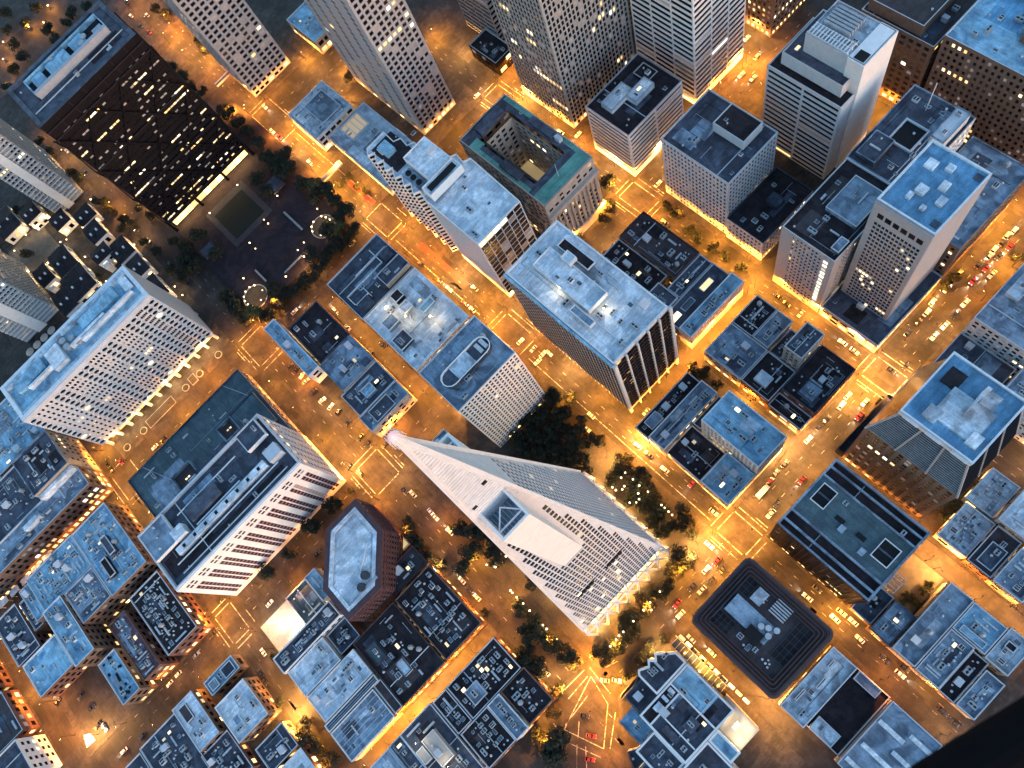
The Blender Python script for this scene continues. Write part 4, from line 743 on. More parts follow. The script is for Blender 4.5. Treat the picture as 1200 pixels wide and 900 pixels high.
# Clay street middle row
r = bld('dark flat block with stepped white roof rims at the plaza corner', (-11, 30.5, 240.6, 274.8), 20, 'tan_concrete', 'roof_slate', 'punchwide', n=3, par='cool_concrete', vols=[(12, 30.3, 242, 252, 20, 24, 'roof_slate', 'blank')], shoplit=.9)
for q in ((-8, 20, 258, 258.5), (20, 20.5, 258, 270), (-8, -7.5, 250, 258), (4, 28, 264, 264.5), (2, 2.5, 247, 258), (10, 24, 253.6, 254.1), (-8, 2, 250, 250.5), (16, 16.5, 247, 254)): m = MB(); m.box(*q, 18.8, 20.1); part('roof_rim', m, 'light_metal', r)
for q in ((10, 19, 243.5, 251), (-7, 1, 243, 249), (22, 28, 255, 262)): m = MB(); m.box(*q, 18.9, 21.5); part('air_handler', m, 'roof_slate', r)
r = bld('bright white roof with floodlit plant and dark cabins facing the wide orange street', (-10.5, 30.7, 193.8, 240.4), 20, 'stone', 'roof_white', 'punchwide', n=12, pent=[(9, 15, 231, 237, 3.5, 'roof_dark'), (-5, 3, 222, 229, 3, 'roof_grey'), (-8, 1, 208, 217, 2.5, 'roof_slate'), (8, 14, 222, 228, 3.5, 'roof_pale'), (15, 24, 215, 219, 2, 'roof_blue')], par='white_concrete', shoplit=.9, skylit=.5)
for x, y in ((7, 219), (3, 232), (16, 208)):
    l = bpy.data.lights.new('flood_light', 'POINT'); l.energy = LAMP_W*.07; l.color = (1, .76, .42); l.shadow_soft_size = .3; o = bpy.data.objects.new('flood_light', l); COL.objects.link(o); o.parent = r; o.location = (x-r.location.x, y-r.location.y, 25.2)
    m = MB(); m.cyl(x, y, 18.9, 25.4, .1, 6); part('flood_mast', m, 'steel', r); m = MB(); m.box(x-.5, x+.5, y-.3, y+.3, 25.45, 25.75); part('flood_head', m, 'lamp_glow', r)
r = bld('white honeycomb tower with tiny dark windows and a long rounded roof house', (-9, 28, 136, 164), 75, 'white_concrete', 'roof_grey', 'dots', n=3, name='honeycomb_tower', cat='tower', margin=.4, top=1.2)
def capsule(x0, x1, y0, y1, n=6):
    rr = (y1-y0)/2; ym = (y0+y1)/2; return [(x1-rr+rr*math.cos(a), ym+rr*math.sin(a)) for a in [-1.5708+3.1416*i/n for i in range(n+1)]]+[(x0+rr+rr*math.cos(a), ym+rr*math.sin(a)) for a in [1.5708+3.1416*i/n for i in range(n+1)]]
CP = capsule(-5, 24, 145, 154); m = MB(); m.prism(CP, 73.9, 76.2); part('penthouse', m, 'roof_slate', r); roof_of(r, CP, 77.6, 'roof_grey', 'white_concrete', 1.4, .5, deck=False)
m = MB(); m.box(2, 13, 145.5, 153.5, 76.2, 77.2); part('plant_deck', m, 'roof_pale', r)
for x in (17, 20): m = MB(); m.box(x, x+2, 147, 152, 76.2, 77.6); part('cooling_unit', m, 'steel', r)
# Washington side of the block
bld('narrow pale blue roof strip on the corner of the tree lined plaza', (-55.5, -47, 244, 289), 14, 'white_concrete', 'roof_blue', 'punchwide', n=5, par='light_metal')
bld('plain black square roof beside the narrow pale strip', (-45.2, -22, 244, 276.5), 14, 'brick', 'roof_dark', 'punchwide', n=6, par='roof_slate')
bld('blue-grey roof with vents right below the black square roof', (-47, -22, 221, 243.7), 14, 'stone', 'roof_grey', 'punchwide', n=6, par='roof_grey')
bld('slate roof with small cabins in the middle of the alley row', (-50, -22, 203, 220.8), 13, 'stone', 'roof_slate', 'punchwide', n=6, pent=[(-40, -33, 207, 213, 2.6, 'roof_blue')])
bld('grey roof with a dark square tray under the pyramid tip', (-51, -22, 190.8, 202.8), 14, 'stone', 'roof_grey', 'punchwide', n=2, pent=[(-45, -31, 192.5, 201, .6, 'roof_slate')])
bld('low blue roof with fenced deck hidden behind the pyramid', (-34.5, -22.5, 140, 164), 9, 'cool_concrete', 'roof_grey', 'shop', n=3, shoplit=.8, lit=.4)
# right of Clay
def finned():
    r = bld('large blue roofed office tower with pale vertical fins and dark end windows', (51.8, 86.5, 98.4, 166.8), 76.5, 'cool_concrete', 'roof_white', 'blank', n=12, name='finned_tower', cat='tower', par='light_metal', pt=.8, ph=1.6, skylit=.1,
        vols=[(62, 74, 122, 158, 76.5, 80, 'roof_white', 'blank'), (76.5, 82, 137, 157, 76.5, 77.6, 'roof_dark', 'blank'), (57, 61, 117, 130, 76.5, 79, 'roof_grey', 'blank'), (72, 77, 143, 149, 80, 83, 'roof_white', 'blank')])
    x0, x1, y0, y1, h = 51.8, 86.5, 98.4, 166.8, 76.5; rnd = random.Random(8)
    G = MB(); G.poly([(x0-.1, y1, 5), (x0-.1, y0, 5), (x0-.1, y0, h-3), (x0-.1, y1, h-3)]); G.poly([(x0, y0-.1, 5), (x1, y0-.1, 5), (x1, y0-.1, h-3), (x0, y0-.1, h-3)]); part('glazing', G, 'glass_dark', r, 'stuff')
    for i in range(27):
        y = y0+(y1-y0)*i/26; f = MB(); f.box(x0-.9, x0-.12, y-.17, y+.17, 4, h-.3); part('fin', f, 'granite', r)
    for i in range(6):
        x = x0+(x1-x0)*i/5; f = MB(); wd = .38 if i % 5 else .8; f.box(x-wd, x+wd, y0-1.4, y0-.12, .2, h-.3); part('fin', f, 'cool_concrete', r)
        f = MB()
    for i in range(5):
        x = x0+(x1-x0)*(i+.5)/5; f = MB(); f.box(x-.14, x+.14, y0-.8, y0-.12, 5, h-3); part('mullion', f, 'bronze', r)
    for k in range(17):
        z = 6+k*4.05; f = MB(); f.box(x0, x1, y0-.75, y0-.14, z, z+1.5); part('spandrel', f, 'bronze', r)
        f = MB(); f.box(x0-.7, x0-.14, y0, y1, z, z+1.3); part('spandrel', f, 'charcoal', r)
        for q in range(2 if k < 8 else 1):
            if rnd.random() < .6:
                i = rnd.randrange(9); xa = x0+1.4+i*3.55
                ob('lit_window', lit_pane(2.6, 1.9, (1, 0), 'lit_amber'), r, (xa+1.3-r.location.x, y0-.2-r.location.y, z+2.8))
    f = MB(); f.box(x0-1.4, x1+.4, y0-1.5, y1+.4, h-3, h-.02) if False else f.box(x0-1.35, x0-.12, y0, y1, h-2.4, h-.35); part('cornice', f, 'roof_blue', r)
    for p in ((69, 119), (62, 141)):
        l = bpy.data.lights.new('flood_light', 'POINT'); l.energy = LAMP_W*.045; l.color = (1, .82, .5); l.shadow_soft_size = .3; o = bpy.data.objects.new('flood_light', l); COL.objects.link(o); o.parent = r; o.location = (p[0]-r.location.x, p[1]-r.location.y, 79)
        m = MB(); m.cyl(p[0]+.5, p[1], 75, 79.4, .1, 6); part('flood_mast', m, 'steel', r)
finned()
bld('purple-brown low roof with a row of roof plant beside the lit crossing', (117.5, 136.5, 126, 165.5), 14, 'brown_stone', 'roof_brown', 'punchwide', n=12, par='roof_brown', shoplit=.9)
bld('dark inner roof with glowing cabins tucked behind the blue finned tower', (98, 117.2, 131, 166), 11, 'brown_stone', 'roof_dark', 'punchwide', n=9, skylit=.6, pent=[(100, 113, 112, 126, 4, 'roof_blue')] if False else (), lit=.5)
bld('small purple-blue cabin roof beside the tower with skylights', (99, 110, 117, 130.5), 16, 'cool_concrete', 'roof_slate', 'punchwide', n=3)
r = bld('slate roof with three long lit skylights along a narrow lane', (97.5, 136.3, 105.6, 116.6), 14, 'brown_stone', 'roof_slate', 'punchwide', n=0)
for x, mm in ((125, 'lit_skylight'), (111, 'skylight'), (101, 'lit_skylight')): ob(mm, PROTO[mm], r, (x-r.location.x, 111.5-r.location.y, 12.9), 0, (8, 3.4, 1.4))
bld('dark slate roof strip above the small cabin roof', (111, 136.3, 117, 125.7), 13, 'brown_stone', 'roof_slate', 'punchwide', n=4)
bld('long narrow blue roof with a pale front wall facing a lit lane', (97, 136.5, 97, 105.2), 18, 'granite', 'roof_blue', 'blank', n=4, par='light_metal')
# block right of Leidesdorff, west of Sacramento
bld('black roof with pale ducts at the top of the block of dark roofs', (117.3, 136.4, 75.8, 88.6), 14, 'brick', 'roof_dark', 'punchwide', n=9, shoplit=.8)
bld('blue-grey roof lit by a lamp cluster at the left of the dark roofs block', (96.8, 117, 65.6, 88.5), 14, 'stone', 'roof_grey', 'punchwide', n=7, skylit=.5, shoplit=.9)
bld('narrow blue roof running beside the black roof with pale ducts', (117.2, 136, 66, 75.6), 15, 'stone', 'roof_grey', 'punchwide', n=2)
bld('slim small tower with a glowing square skylight among black roofs', (117.6, 133.6, 48.4, 58.3), 32, 'stone', 'roof_slate', 'slim', n=3, name='slim_tower')
bld('black roof holding one big white skylight box', (97, 116.8, 48.6, 65.4), 14, 'brick', 'roof_dark', 'punchwide', n=2, pent=[(101, 107, 54, 61, 2.4, 'roof_white')], shoplit=.8)
bld('dark roof with grey plant boxes at the corner of the busy street', (104.8, 134, 28.8, 48), 18, 'brick', 'roof_dark', 'punchwide', n=8, pent=[(108, 116, 33, 41, 2.5, 'roof_grey')], par='roof_slate', shoplit=.8)
bld('small plain black roof on the corner with lit ground floor', (96.2, 104.6, 29, 48.2), 12, 'brown_stone', 'roof_dark', 'shop', n=1, shoplit=.9)
bld('tiny slate infill roof between the narrow blue roof and the slim tower', (118, 134, 58.8, 65.6), 10, 'brick', 'roof_slate', 'punchwide', n=3)
# block in front, between Leidesdorff and Montgomery
bld('dark row of roof cabins and ducts facing the brightest lamps', (45.2, 84, 79.4, 88), 12, 'brown_stone', 'roof_dark', 'shop', n=12, pent=[(50, 58, 80.5, 86, 2, 'roof_grey')], shoplit=1)
bld('long blue-grey roof strip with a dark middle seam', (45.6, 84.4, 68.8, 79.2), 16, 'stone', 'roof_grey', 'punchwide', n=4, par='light_metal', shoplit=.8)
bld('dark low roof court with one lit box below the blue corner building', (46.2, 65, 46.8, 68.4), 11, 'stone', 'roof_dark', 'shop', n=5, skylit=.6, shoplit=.9)
bld('tall blue roofed corner building with a pale side wall', (65.6, 85, 29.6, 63), 33, 'cool_concrete', 'roof_blue', 'slim', n=8, par='light_metal', lit=.08, shoplit=.9)
bld('lower blue roofed corner building facing two streets', (46, 65.2, 29.7, 46.4), 16, 'stone', 'roof_blue', 'punchwide', n=4, par='light_metal', shoplit=.8)
bld('narrow slate infill roof behind the blue corner building', (65.6, 84.6, 63.6, 68.4), 12, 'brick', 'roof_slate', 'punchwide', n=3)

# ------------------------------------------------------------------ left and lower blocks
def oval_tower():
    x0, x1, y0, y1, h = -173.5, -79.6, 317.5, 345, 67
    root = bld('wide white slab building with rows of oval hooded windows and a long blue roof trough', (x0, x1, y0, y1), h, 'cool_concrete', 'roof_blue', 'blank', n=0, name='oval_window_building', par='light_metal', pt=2.2, ph=1.6, z0=9,
        vols=())
    zt = h-1.6; rx, ry = root.location.x, root.location.y
    W, G = MB(), MB(); rnd = random.Random(12)
    # bays on the street face: oval columns in pairs between fields of small slots
    hood = MB(); n = 12; rw, rh = 2.05, 1.72
    for i in range(n):
        a, c = 6.2832*i/n, 6.2832*(i+1)/n; A = lambda t, k, o: (rw*k*math.cos(t), -o, rh*k*math.sin(t))
        hood.poly([A(a, 1, .0), A(c, 1, .0), A(c, 1, .9), A(a, 1, .9)]); hood.poly([A(a, 1, .9), A(c, 1, .9), A(c, .88, .9), A(a, .88, .9)]); hood.poly([A(a, .88, .9), A(c, .88, .9), A(c, .85, .08), A(a, .85, .08)])
    hm = hood.mesh('window_hood', 'white_concrete')
    pane = MB(); pane.poly([(rw*.86*math.cos(6.2832*i/n), -.07, rh*.86*math.sin(6.2832*i/n)) for i in range(n)]); pm = pane.mesh('oval_pane', 'glass_dark'); pl = pane.mesh('oval_pane', 'lit_warm')
    us = []; u = 2.6; bay = (x1-x0-5.2)/5
    for k in range(5): us += [u+k*bay, u+k*bay+4.2] if k else [u]
    us += [x1-x0-6.8, x1-x0-2.6]; us = [0+v for v in us]
    rows = [12+k*3.6 for k in range(15)]
    for uu in us:
        for z in rows:
            o = ob('oval_window', hm, root, (x0+uu-rx, y0-.64-ry, z-9))
            ob('pane', pl if rnd.random() < .02 else pm, o)
    cols = []
    for k in range(5):
        a = us[0]+k*bay+(6.8 if k else 3); c = us[0]+(k+1)*bay-2.6; m_ = 4
        if k == 4: c = x1-x0-9.2
        for i in range(m_): cc = a+(c-a)*(i+.5)/m_; cols.append((cc-.62, cc+.62))
    cols.sort()
    facade_edge(root, W, G, (x0, y0-.6), (x1, y0-.6), 9, h-.3, cols, [(z-.95, z+1.0) for z in rows], .4, rnd, .02)
    W.poly([(x0, y0-.6, h-.3), (x1, y0-.6, h-.3), (x1, y0+.1, h-.3), (x0, y0+.1, h-.3)]); W.poly([(x0, y0+.1, 9), (x1, y0+.1, 9), (x1, y0-.6, 9), (x0, y0-.6, 9)])
    for xx in (x0, x1): W.poly([(xx, y0-.6, 9), (xx, y0+.1, 9), (xx, y0+.1, h-.3), (xx, y0-.6, h-.3)])
    part('window_wall', W, 'cool_concrete', root); part('glazing', G, 'glass_dark', root, 'stuff')
    for q in ((x0+2.4, x1-2.4, y1-5, y1-2.4, 1.8), (x0+2.4, x1-2.4, y0+2.3, y0+4.4, 1.2)): m = MB(); m.box(*q[:4], zt, zt+q[4]); part('roof_walk', m, 'roof_pale', root)
    for a, c in ((-160, -135), (-129, -104), (-122, -85)): m = MB(); m.box(a, c, y0+11 if a != -122 else y0+8.5, y0+12.5 if a != -122 else y0+10, zt, zt+3); part('screen_wall', m, 'roof_white', root)
    for a, c in ((-166, -146), (-118, -92)): m = MB(); m.box(a, c, y0+14, y1-6, zt, zt+2.6); part('penthouse', m, 'roof_blue', root)
    m = MB(); m.box(-143, -134, y0+7, y1-7, zt, zt+3.2); part('penthouse', m, 'roof_white', root)
    for q in ((-131, 332), (-126, 334), (-131, 337), (-124, 329)): m = MB(); m.cyl(q[0], q[1], zt, zt+2.2, 2, 16); m.cyl(q[0], q[1], zt+2.2, zt+2.3, 1.6, 16); part('cooling_tower', m, 'unit_grey', root)
    m = MB(); m.box(-88, -83, 330, 341, zt, zt+1.5); part('roof_hatch', m, 'roof_white', root)
    clutter(root, rect(x0+3, x1-3, y0+5, y0+9), zt, 8, rnd, lit=0)
    # open arcade under the slab
    for i in range(12):
        x = x0+2+i*(x1-x0-4)/11
        for y in (y0+1.5, y1-2): m = MB(); m.box(x-.8, x+.8, y-.8, y+.8, .15, 9); part('column', m, 'cool_concrete', root)
    m = MB(); m.box(x0+4, x1-4, y0+5, y1-4, .15, 8.95); part('lobby_core', m, 'tan_concrete', root)
    for i in range(14):
        m = MB(); xa = x0+5+i*6; m.box(xa, xa+5, y0+4.7, y0+4.95, .6, 7); part('lobby_pane', m, 'lit_lobby', root)
    for x in (-165, -150, -135, -120, -105, -90):
        l = bpy.data.lights.new('lobby_light', 'POINT'); l.energy = LAMP_W*.3; l.color = WARM; l.shadow_soft_size = .4; o = bpy.data.objects.new('lobby_light', l); COL.objects.link(o); o.parent = root; o.location = (x-rx, y0-1.5-ry, -2.5)
oval_tower()
for i, x in enumerate((-88, -104, -116, -152, -166)):
    r = thing('planter', ['rightmost', 'second from right', 'middle', 'fourth from right', 'leftmost'][i]+' round street planter before the oval window building', 'planter', (x, 309.5, .15), 'round planters on the pavement')
    m = MB(); m.cyl(x, 309.5, .15, .8, 2.4, 18, cap=False); m.cyl(x, 309.5, .8, .82, 2.4, 18); part('rim', m, 'path_stone', r); m = MB(); m.cyl(x, 309.5, .8, 1.25, 2.0, 18, 1.2); part('shrub', m, 'leaf', r)
for i, (xa, xb) in enumerate(((-148, -126), (-112, -107))):
    r = thing('garden_bed', ['long dark garden bed on the pavement of the oval window building', 'small striped garden bed between two round planters'][i], 'garden bed', (xa, 308, .15)); m = MB(); m.box(xa, xb, 307, 313.5, .15, .5); part('rim', m, 'path_stone', r); m = MB(); m.box(xa+.4, xb-.4, 307.4, 313.1, .5, .6); part('earth', m, 'soil', r)

def slotted():
    pod = bld('dark teal podium roof with two light courts behind the white slotted tower', (-171.5, -82, 226.5, 281.5), 15, 'tan_concrete', 'teal_roof', 'punchwide', n=16, par='roof_slate', lines=0, shoplit=.7, vols=[(-104, -84, 238, 262, 15, 17, 'teal_roof', 'blank')])
    for q in ((-150, -136.5, 246, 260), (-113, -103, 251, 261)):
        m = MB()
        for s_ in ((q[0]-.5, q[1]+.5, q[2]-.5, q[2]), (q[0]-.5, q[1]+.5, q[3], q[3]+.5), (q[0]-.5, q[0], q[2], q[3]), (q[1], q[1]+.5, q[2], q[3])): m.box(*s_, 13.7, 17)
        part('court_rim', m, 'roof_grey', pod); m = MB(); m.box(*q, 13.85, 14.1); part('light_court', m, 'roof_brown', pod)
        for k in range(2): ob('lit_skylight', PROTO['lit_skylight'], pod, ((q[0]+q[1])/2+k*2-1-pod.location.x, (q[2]+q[3])/2+1-pod.location.y, 14.1), 0, (1.3, 1, 1.6))
    m = MB(); m.box(-136.4, -113.6, 246, 252, 13.85, 17.5); part('stair_block', m, 'roof_slate', pod)
    for x in (-160, -95): m = MB(); m.beam((x, 281, 14.1), (x+9, 260, 14.1), .3); m.beam((x+9, 260, 14.1), (x+9, 227, 14.1), .3); part('roof_gutter', m, 'steel', pod)
    x0, x1, y0, y1, h = -167.5, -81.5, 188.6, 226.2, 52
    root = bld('broad white tower with columns of paired dark slots and a layered dark roof', (x0, x1, y0, y1), h, 'white_concrete', 'roof_slate', 'blank', n=5, name='slotted_tower', cat='tower', par='cool_concrete', pt=1.0, ph=2.2,
        vols=[(-166, -150, 206, 224, 52, 54.5, 'roof_grey', 'blank'), (-97, -84, 212, 224, 52, 55, 'roof_slate', 'blank')], per_edge={1: (5.2, 3.4, .62, .40, .6, .02)})
    m = MB(); m.box(x0+12, x1-13, 200.5, 204.5, h-2.2, h+.6); part('roof_ledge', m, 'roof_white', root)
    m = MB(); m.box(x0+10, x1-8, 193, 196.5, h-2.2, h-2.0); part('roof_slot', m, 'roof_dark', root)
    m = MB(); m.beam((x0+8, 192.2, h-.4), (x1-6, 192.2, h-.4), .5); part('roof_rail', m, 'steel', root)
    m = MB(); m.beam((x0+8, 198, h-.8), (x1-8, 198, h-.8), .5); part('roof_rail', m, 'light_metal', root)
    for i in range(8): m = MB(); x = x0+16+i*7.4; m.box(x, x+1.6, 201.5, 203.4, h+.6, h+.75); part('roof_vent', m, 'black_rubber', root)
    m = MB(); m.box(-140, -120, 208, 216, h-2.2, h+1.5); part('penthouse', m, 'roof_slate', root)
    m = MB(); m.box(-152, -145, 206, 212, h-2.2, h+3); part('penthouse', m, 'roof_white', root)
    m = MB(); m.box(-92, -84, 199, 206, h-2.2, h+2.8); part('penthouse', m, 'cool_concrete', root)
    m = MB(); m.beam((-140, 206, h-.5), (-110, 206, h-.5), .7); m.beam((-145, 218, h-.5), (-104, 218, h-.5), .5); part('duct', m, 'light_metal', root)
    W, G = MB(), MB(); rnd = random.Random(4); L = x1-x0; cols = []
    n = 10
    for i in range(n):
        c = 5.5+(L-11)*i/(n-1); cols += [(c-2.5, c-.32), (c+.32, c+2.5)]
    rows = [(4.0, 40.6)]+[(43.4, 45.2), (46.4, 48.2)]
    facade_edge(root, W, G, (x0, y0-.75), (x1, y0-.75), .2, h-.8, cols, rows, .55, rnd, .012); part('window_wall', W, 'white_concrete', root); part('glazing', G, 'slot_glass', root, 'stuff')
    for i in range(n):
        m = MB(); c = 5.5+(L-11)*i/(n-1)
        for k in range(11):
            for ua, ub in ((c-2.5, c-.32), (c+.32, c+2.5)): m.box(x0+ua, x0+ub, y0-.73, y0-.6, 6.3+k*3.35, 7.2+k*3.35)
        part('slot_bar', m, 'slot_bar', root, 'stuff')
    m = MB(); m.box(x0, x1, y0-.75, y0+.2, h-.8, h-.4); part('ledge', m, 'white_concrete', root)
    for xx in (x0, x1): m = MB(); m.box(xx-.02, xx+.02, y0-.75, y0+.1, .2, h-.8); part('ledge', m, 'white_concrete', root)
slotted()

def hexagon():
    P = [(-119.5, 121), (-97.4, 120.5), (-77.8, 141), (-77.6, 163.4), (-99, 163.6), (-119.5, 142)]
    root = bld('brick red six sided tower with a white rimmed pale blue roof', P, 30, 'maroon', 'roof_white', (2.6, 3.4, .55, .45, .5, .01), n=0, name='hexagonal_tower', cat='tower', par='maroon', pt=3.0, ph=1.0, shop=False)
    q = inset(P, 3.1); roof_of(root, q, 30.2, 'roof_white', 'roof_white', 1.0, 1.9, deck=False)
    q2 = inset(P, 6.2); m = MB(); m.prism(q2, 28.9, 29.3); part('roof_deck', m, 'roof_white', root)
    for x, y in ((-104, 128), (-99, 131)): m = MB(); m.cyl(x, y, 29, 31.2, 2.2, 14); m.cyl(x, y, 31.2, 31.3, 1.8, 14); part('cooling_tower', m, 'charcoal', root)
    m = MB(); m.box(-108, -95, 125.5, 127, 29, 30.4); part('plant', m, 'unit_grey', root)
    m = MB(); m.beam((-101, 133, 30), (-88, 142, 30), .6); part('pipe', m, 'light_metal', root)
    for z in range(3, 29, 3):
        m = MB()
        for i in range(6):
            a, b_ = P[i], P[(i+1) % 6]; m.beam((a[0], a[1], z), (b_[0], b_[1], z), .35)
        part('ledge', m, 'maroon', root)
    t = bld('low brick red podium beside the six sided tower', (-99, -76.2, 118.6, 131), 10, 'maroon', 'roof_brown', 'punchwide', n=4, par='maroon', lit=.02)
    r = thing('skylight', 'square white glowing skylight beside the six sided tower', 'skylight', (-81.5, 139, .15)); m = MB(); m.box(-85, -78.4, 135.5, 142.5, .15, 2.2); part('frame', m, 'light_metal', r); m = MB(); m.box(-84.6, -78.8, 135.9, 142.1, 2.2, 2.35); part('pane', m, 'court_glow', r)
hexagon()

def rounded():
    x0, x1, y0, y1, h = -5, 33, -37.3, 8, 40; c = 3.4
    def ring(k): 
        a, b_, d, e, r = x0+k, x1-k, y0+k, y1-k, max(1.2, c-k*.4); o = []
        for cx, cy, a0 in ((b_-r, d+r, -1.5708), (b_-r, e-r, 0), (a+r, e-r, 1.5708), (a+r, d+r, 3.1416)):
            o += [(cx+r*math.cos(a0+1.5708*i/4), cy+r*math.sin(a0+1.5708*i/4)) for i in range(5)]
        return o
    root = bld('dark purple block with rounded corners and nested stepped roof rims', ring(0), h, 'purple_stone', 'purple_stone', (3, 3.8, .3, .42, .4, .04), n=0, name='rounded_block', par='purple_stone', pt=1.3, ph=.8, shoplit=.5)
    for i, k in enumerate((1.5, 3.0, 4.4)):
        roof_of(root, ring(k), h+.2+.3*i, 'purple_stone', 'purple_stone', 1.4, .35, deck=False)
    q = ring(5.9); m = MB(); m.prism(q, h-.9, h-.6); part('roof_deck', m, 'roof_brown', root); roof_of(root, q, h+1.1, 'roof_brown', 'purple_stone', 1.6, .22, deck=False)
    zt = h-.6
    m = MB(); m.box(9, 17.5, -20, .5, zt, zt+2.6); part('penthouse', m, 'roof_grey', root)
    for q, mm in (((3, 20, 1.5, 1.8, 2), 'roof_slate'), ((19.5, 26, -9, -4, 1.6), 'roof_pale'), ((7, 12, -18, -11, 3.2), 'black_rubber')): m = MB(); m.box(*q[:4], zt, zt+q[4]); part('plant', m, mm, root)
    for i in range(6): m = MB(); m.box(21+i*1.2, 21.6+i*1.2, -20, -12.5, zt, zt+1.4); part('louvre', m, 'steel', root)
    for x, y in ((13, -19), (15.5, -17), (14, -14.5), (17, -20)): m = MB(); m.cyl(x, y, zt+2.6, zt+4, 1.3, 12); part('vent', m, 'steel', root)
    for xa, xb, ya, yb in ((2, 14, -31, -25.5), (14, 26, -31, -25.5), (1.5, 7, -6, 1), (2, 19, 2, 2.2), (15, 26, -30.8, -25.3)):
        pass
    def grid(xa, xb, ya, yb, n, k):
        m = MB(); m.box(xa, xb, ya, yb, zt, zt+.25); part('screen_bed', m, 'roof_dark', root)
        for i in range(n+1): m = MB(); x = xa+(xb-xa)*i/n; m.box(x-.1, x+.1, ya, yb, zt+.25, zt+.6); part('screen_bar', m, 'charcoal', root)
        for i in range(k+1): m = MB(); y = ya+(yb-ya)*i/k; m.box(xa, xb, y-.1, y+.1, zt+.3, zt+.65); part('screen_bar', m, 'charcoal', root)
    grid(8, 26.5, -31, -24.3, 6, 3); grid(2.5, 19, 2, 2.1, 1, 1) if False else grid(5, 24, -.0, 1.9, 6, 1) if False else grid(19, 26.5, -3, 1.8, 3, 2); grid(1.4, 7.6, -7, 1.8, 3, 4)
    rnd = random.Random(31)
    clutter(root, rect(1, 8, -31, -8), zt, 9, rnd, lit=.2); clutter(root, rect(19, 27, -12, -2), zt, 3, rnd, [(19, 26.6, -3.2, 2)])
rounded()

def slabroof():
    x0, x1, y0, y1, h = 49, 86, -36.7, 8, 53.5
    root = bld('long dark building with teal roof, two square wells and side troughs', (x0, x1, y0, y1), h, 'bronze', 'teal_roof', (2.2, 4.0, .30, .25, .8, .02), n=3, name='trough_roof_building', par='roof_grey', pt=.9, ph=2.0, lit=.01, shoplit=.6)
    zt = h-2
    for xa, xb in ((x0+3.6, x0+4.6), (x0+8.4, x0+9.3), (x1-9, x1-8.1), (x1-4.4, x1-3.6)): m = MB(); m.box(xa, xb, y0+1, y1-1, zt, h-.1); part('roof_rib', m, 'roof_grey', root)
    for xa, xb in ((x0+1, x0+3.6), (x0+4.6, x0+8.4), (x1-8.1, x1-4.4), (x1-3.6, x1-1)): m = MB(); m.box(xa, xb, y0+1, y1-1, zt+.02, zt+.12); part('roof_trough', m, 'roof_dark', root)
    m = MB(); m.box(x0+9.3, x1-9, y0+1, y1-1, zt, h-.5); part('roof_slab', m, 'teal_roof', root)
    for q in ((66, 74.5, -1.5, 4.5), (64, 72.5, -33, -26)):
        m = MB()
        for s_ in ((q[0]-.35, q[1]+.35, q[2]-.35, q[2]), (q[0]-.35, q[1]+.35, q[3], q[3]+.35), (q[0]-.35, q[0], q[2], q[3]), (q[1], q[1]+.35, q[2], q[3])): m.box(*s_, h-.6, h+.6)
        part('well_rim', m, 'light_metal', root); m = MB(); m.box(*q, h-.48, h-.3); part('roof_well', m, 'black_rubber', root)
        m = MB(); m.box((q[0]+q[1])/2-.4, (q[0]+q[1])/2+.4, q[2], q[3], h-.3, h+.1); part('well_beam', m, 'roof_slate', root)
    for q in ((66, 68, -11, -7), (66, 68, -21, -17)): m = MB(); m.box(*q, h-.5, h-.1); part('skylight', m, 'black_rubber', root)
    for q in ((63, 74, -13, 0), (61, 66, -24, -12)): m = MB(); m.box(*q, h-.5, h-.3) if False else m.box(q[0], q[0]+3, q[2], q[2]+2.5, h-.5, h+.4); part('roof_hatch', m, 'roof_grey', root)
slabroof()

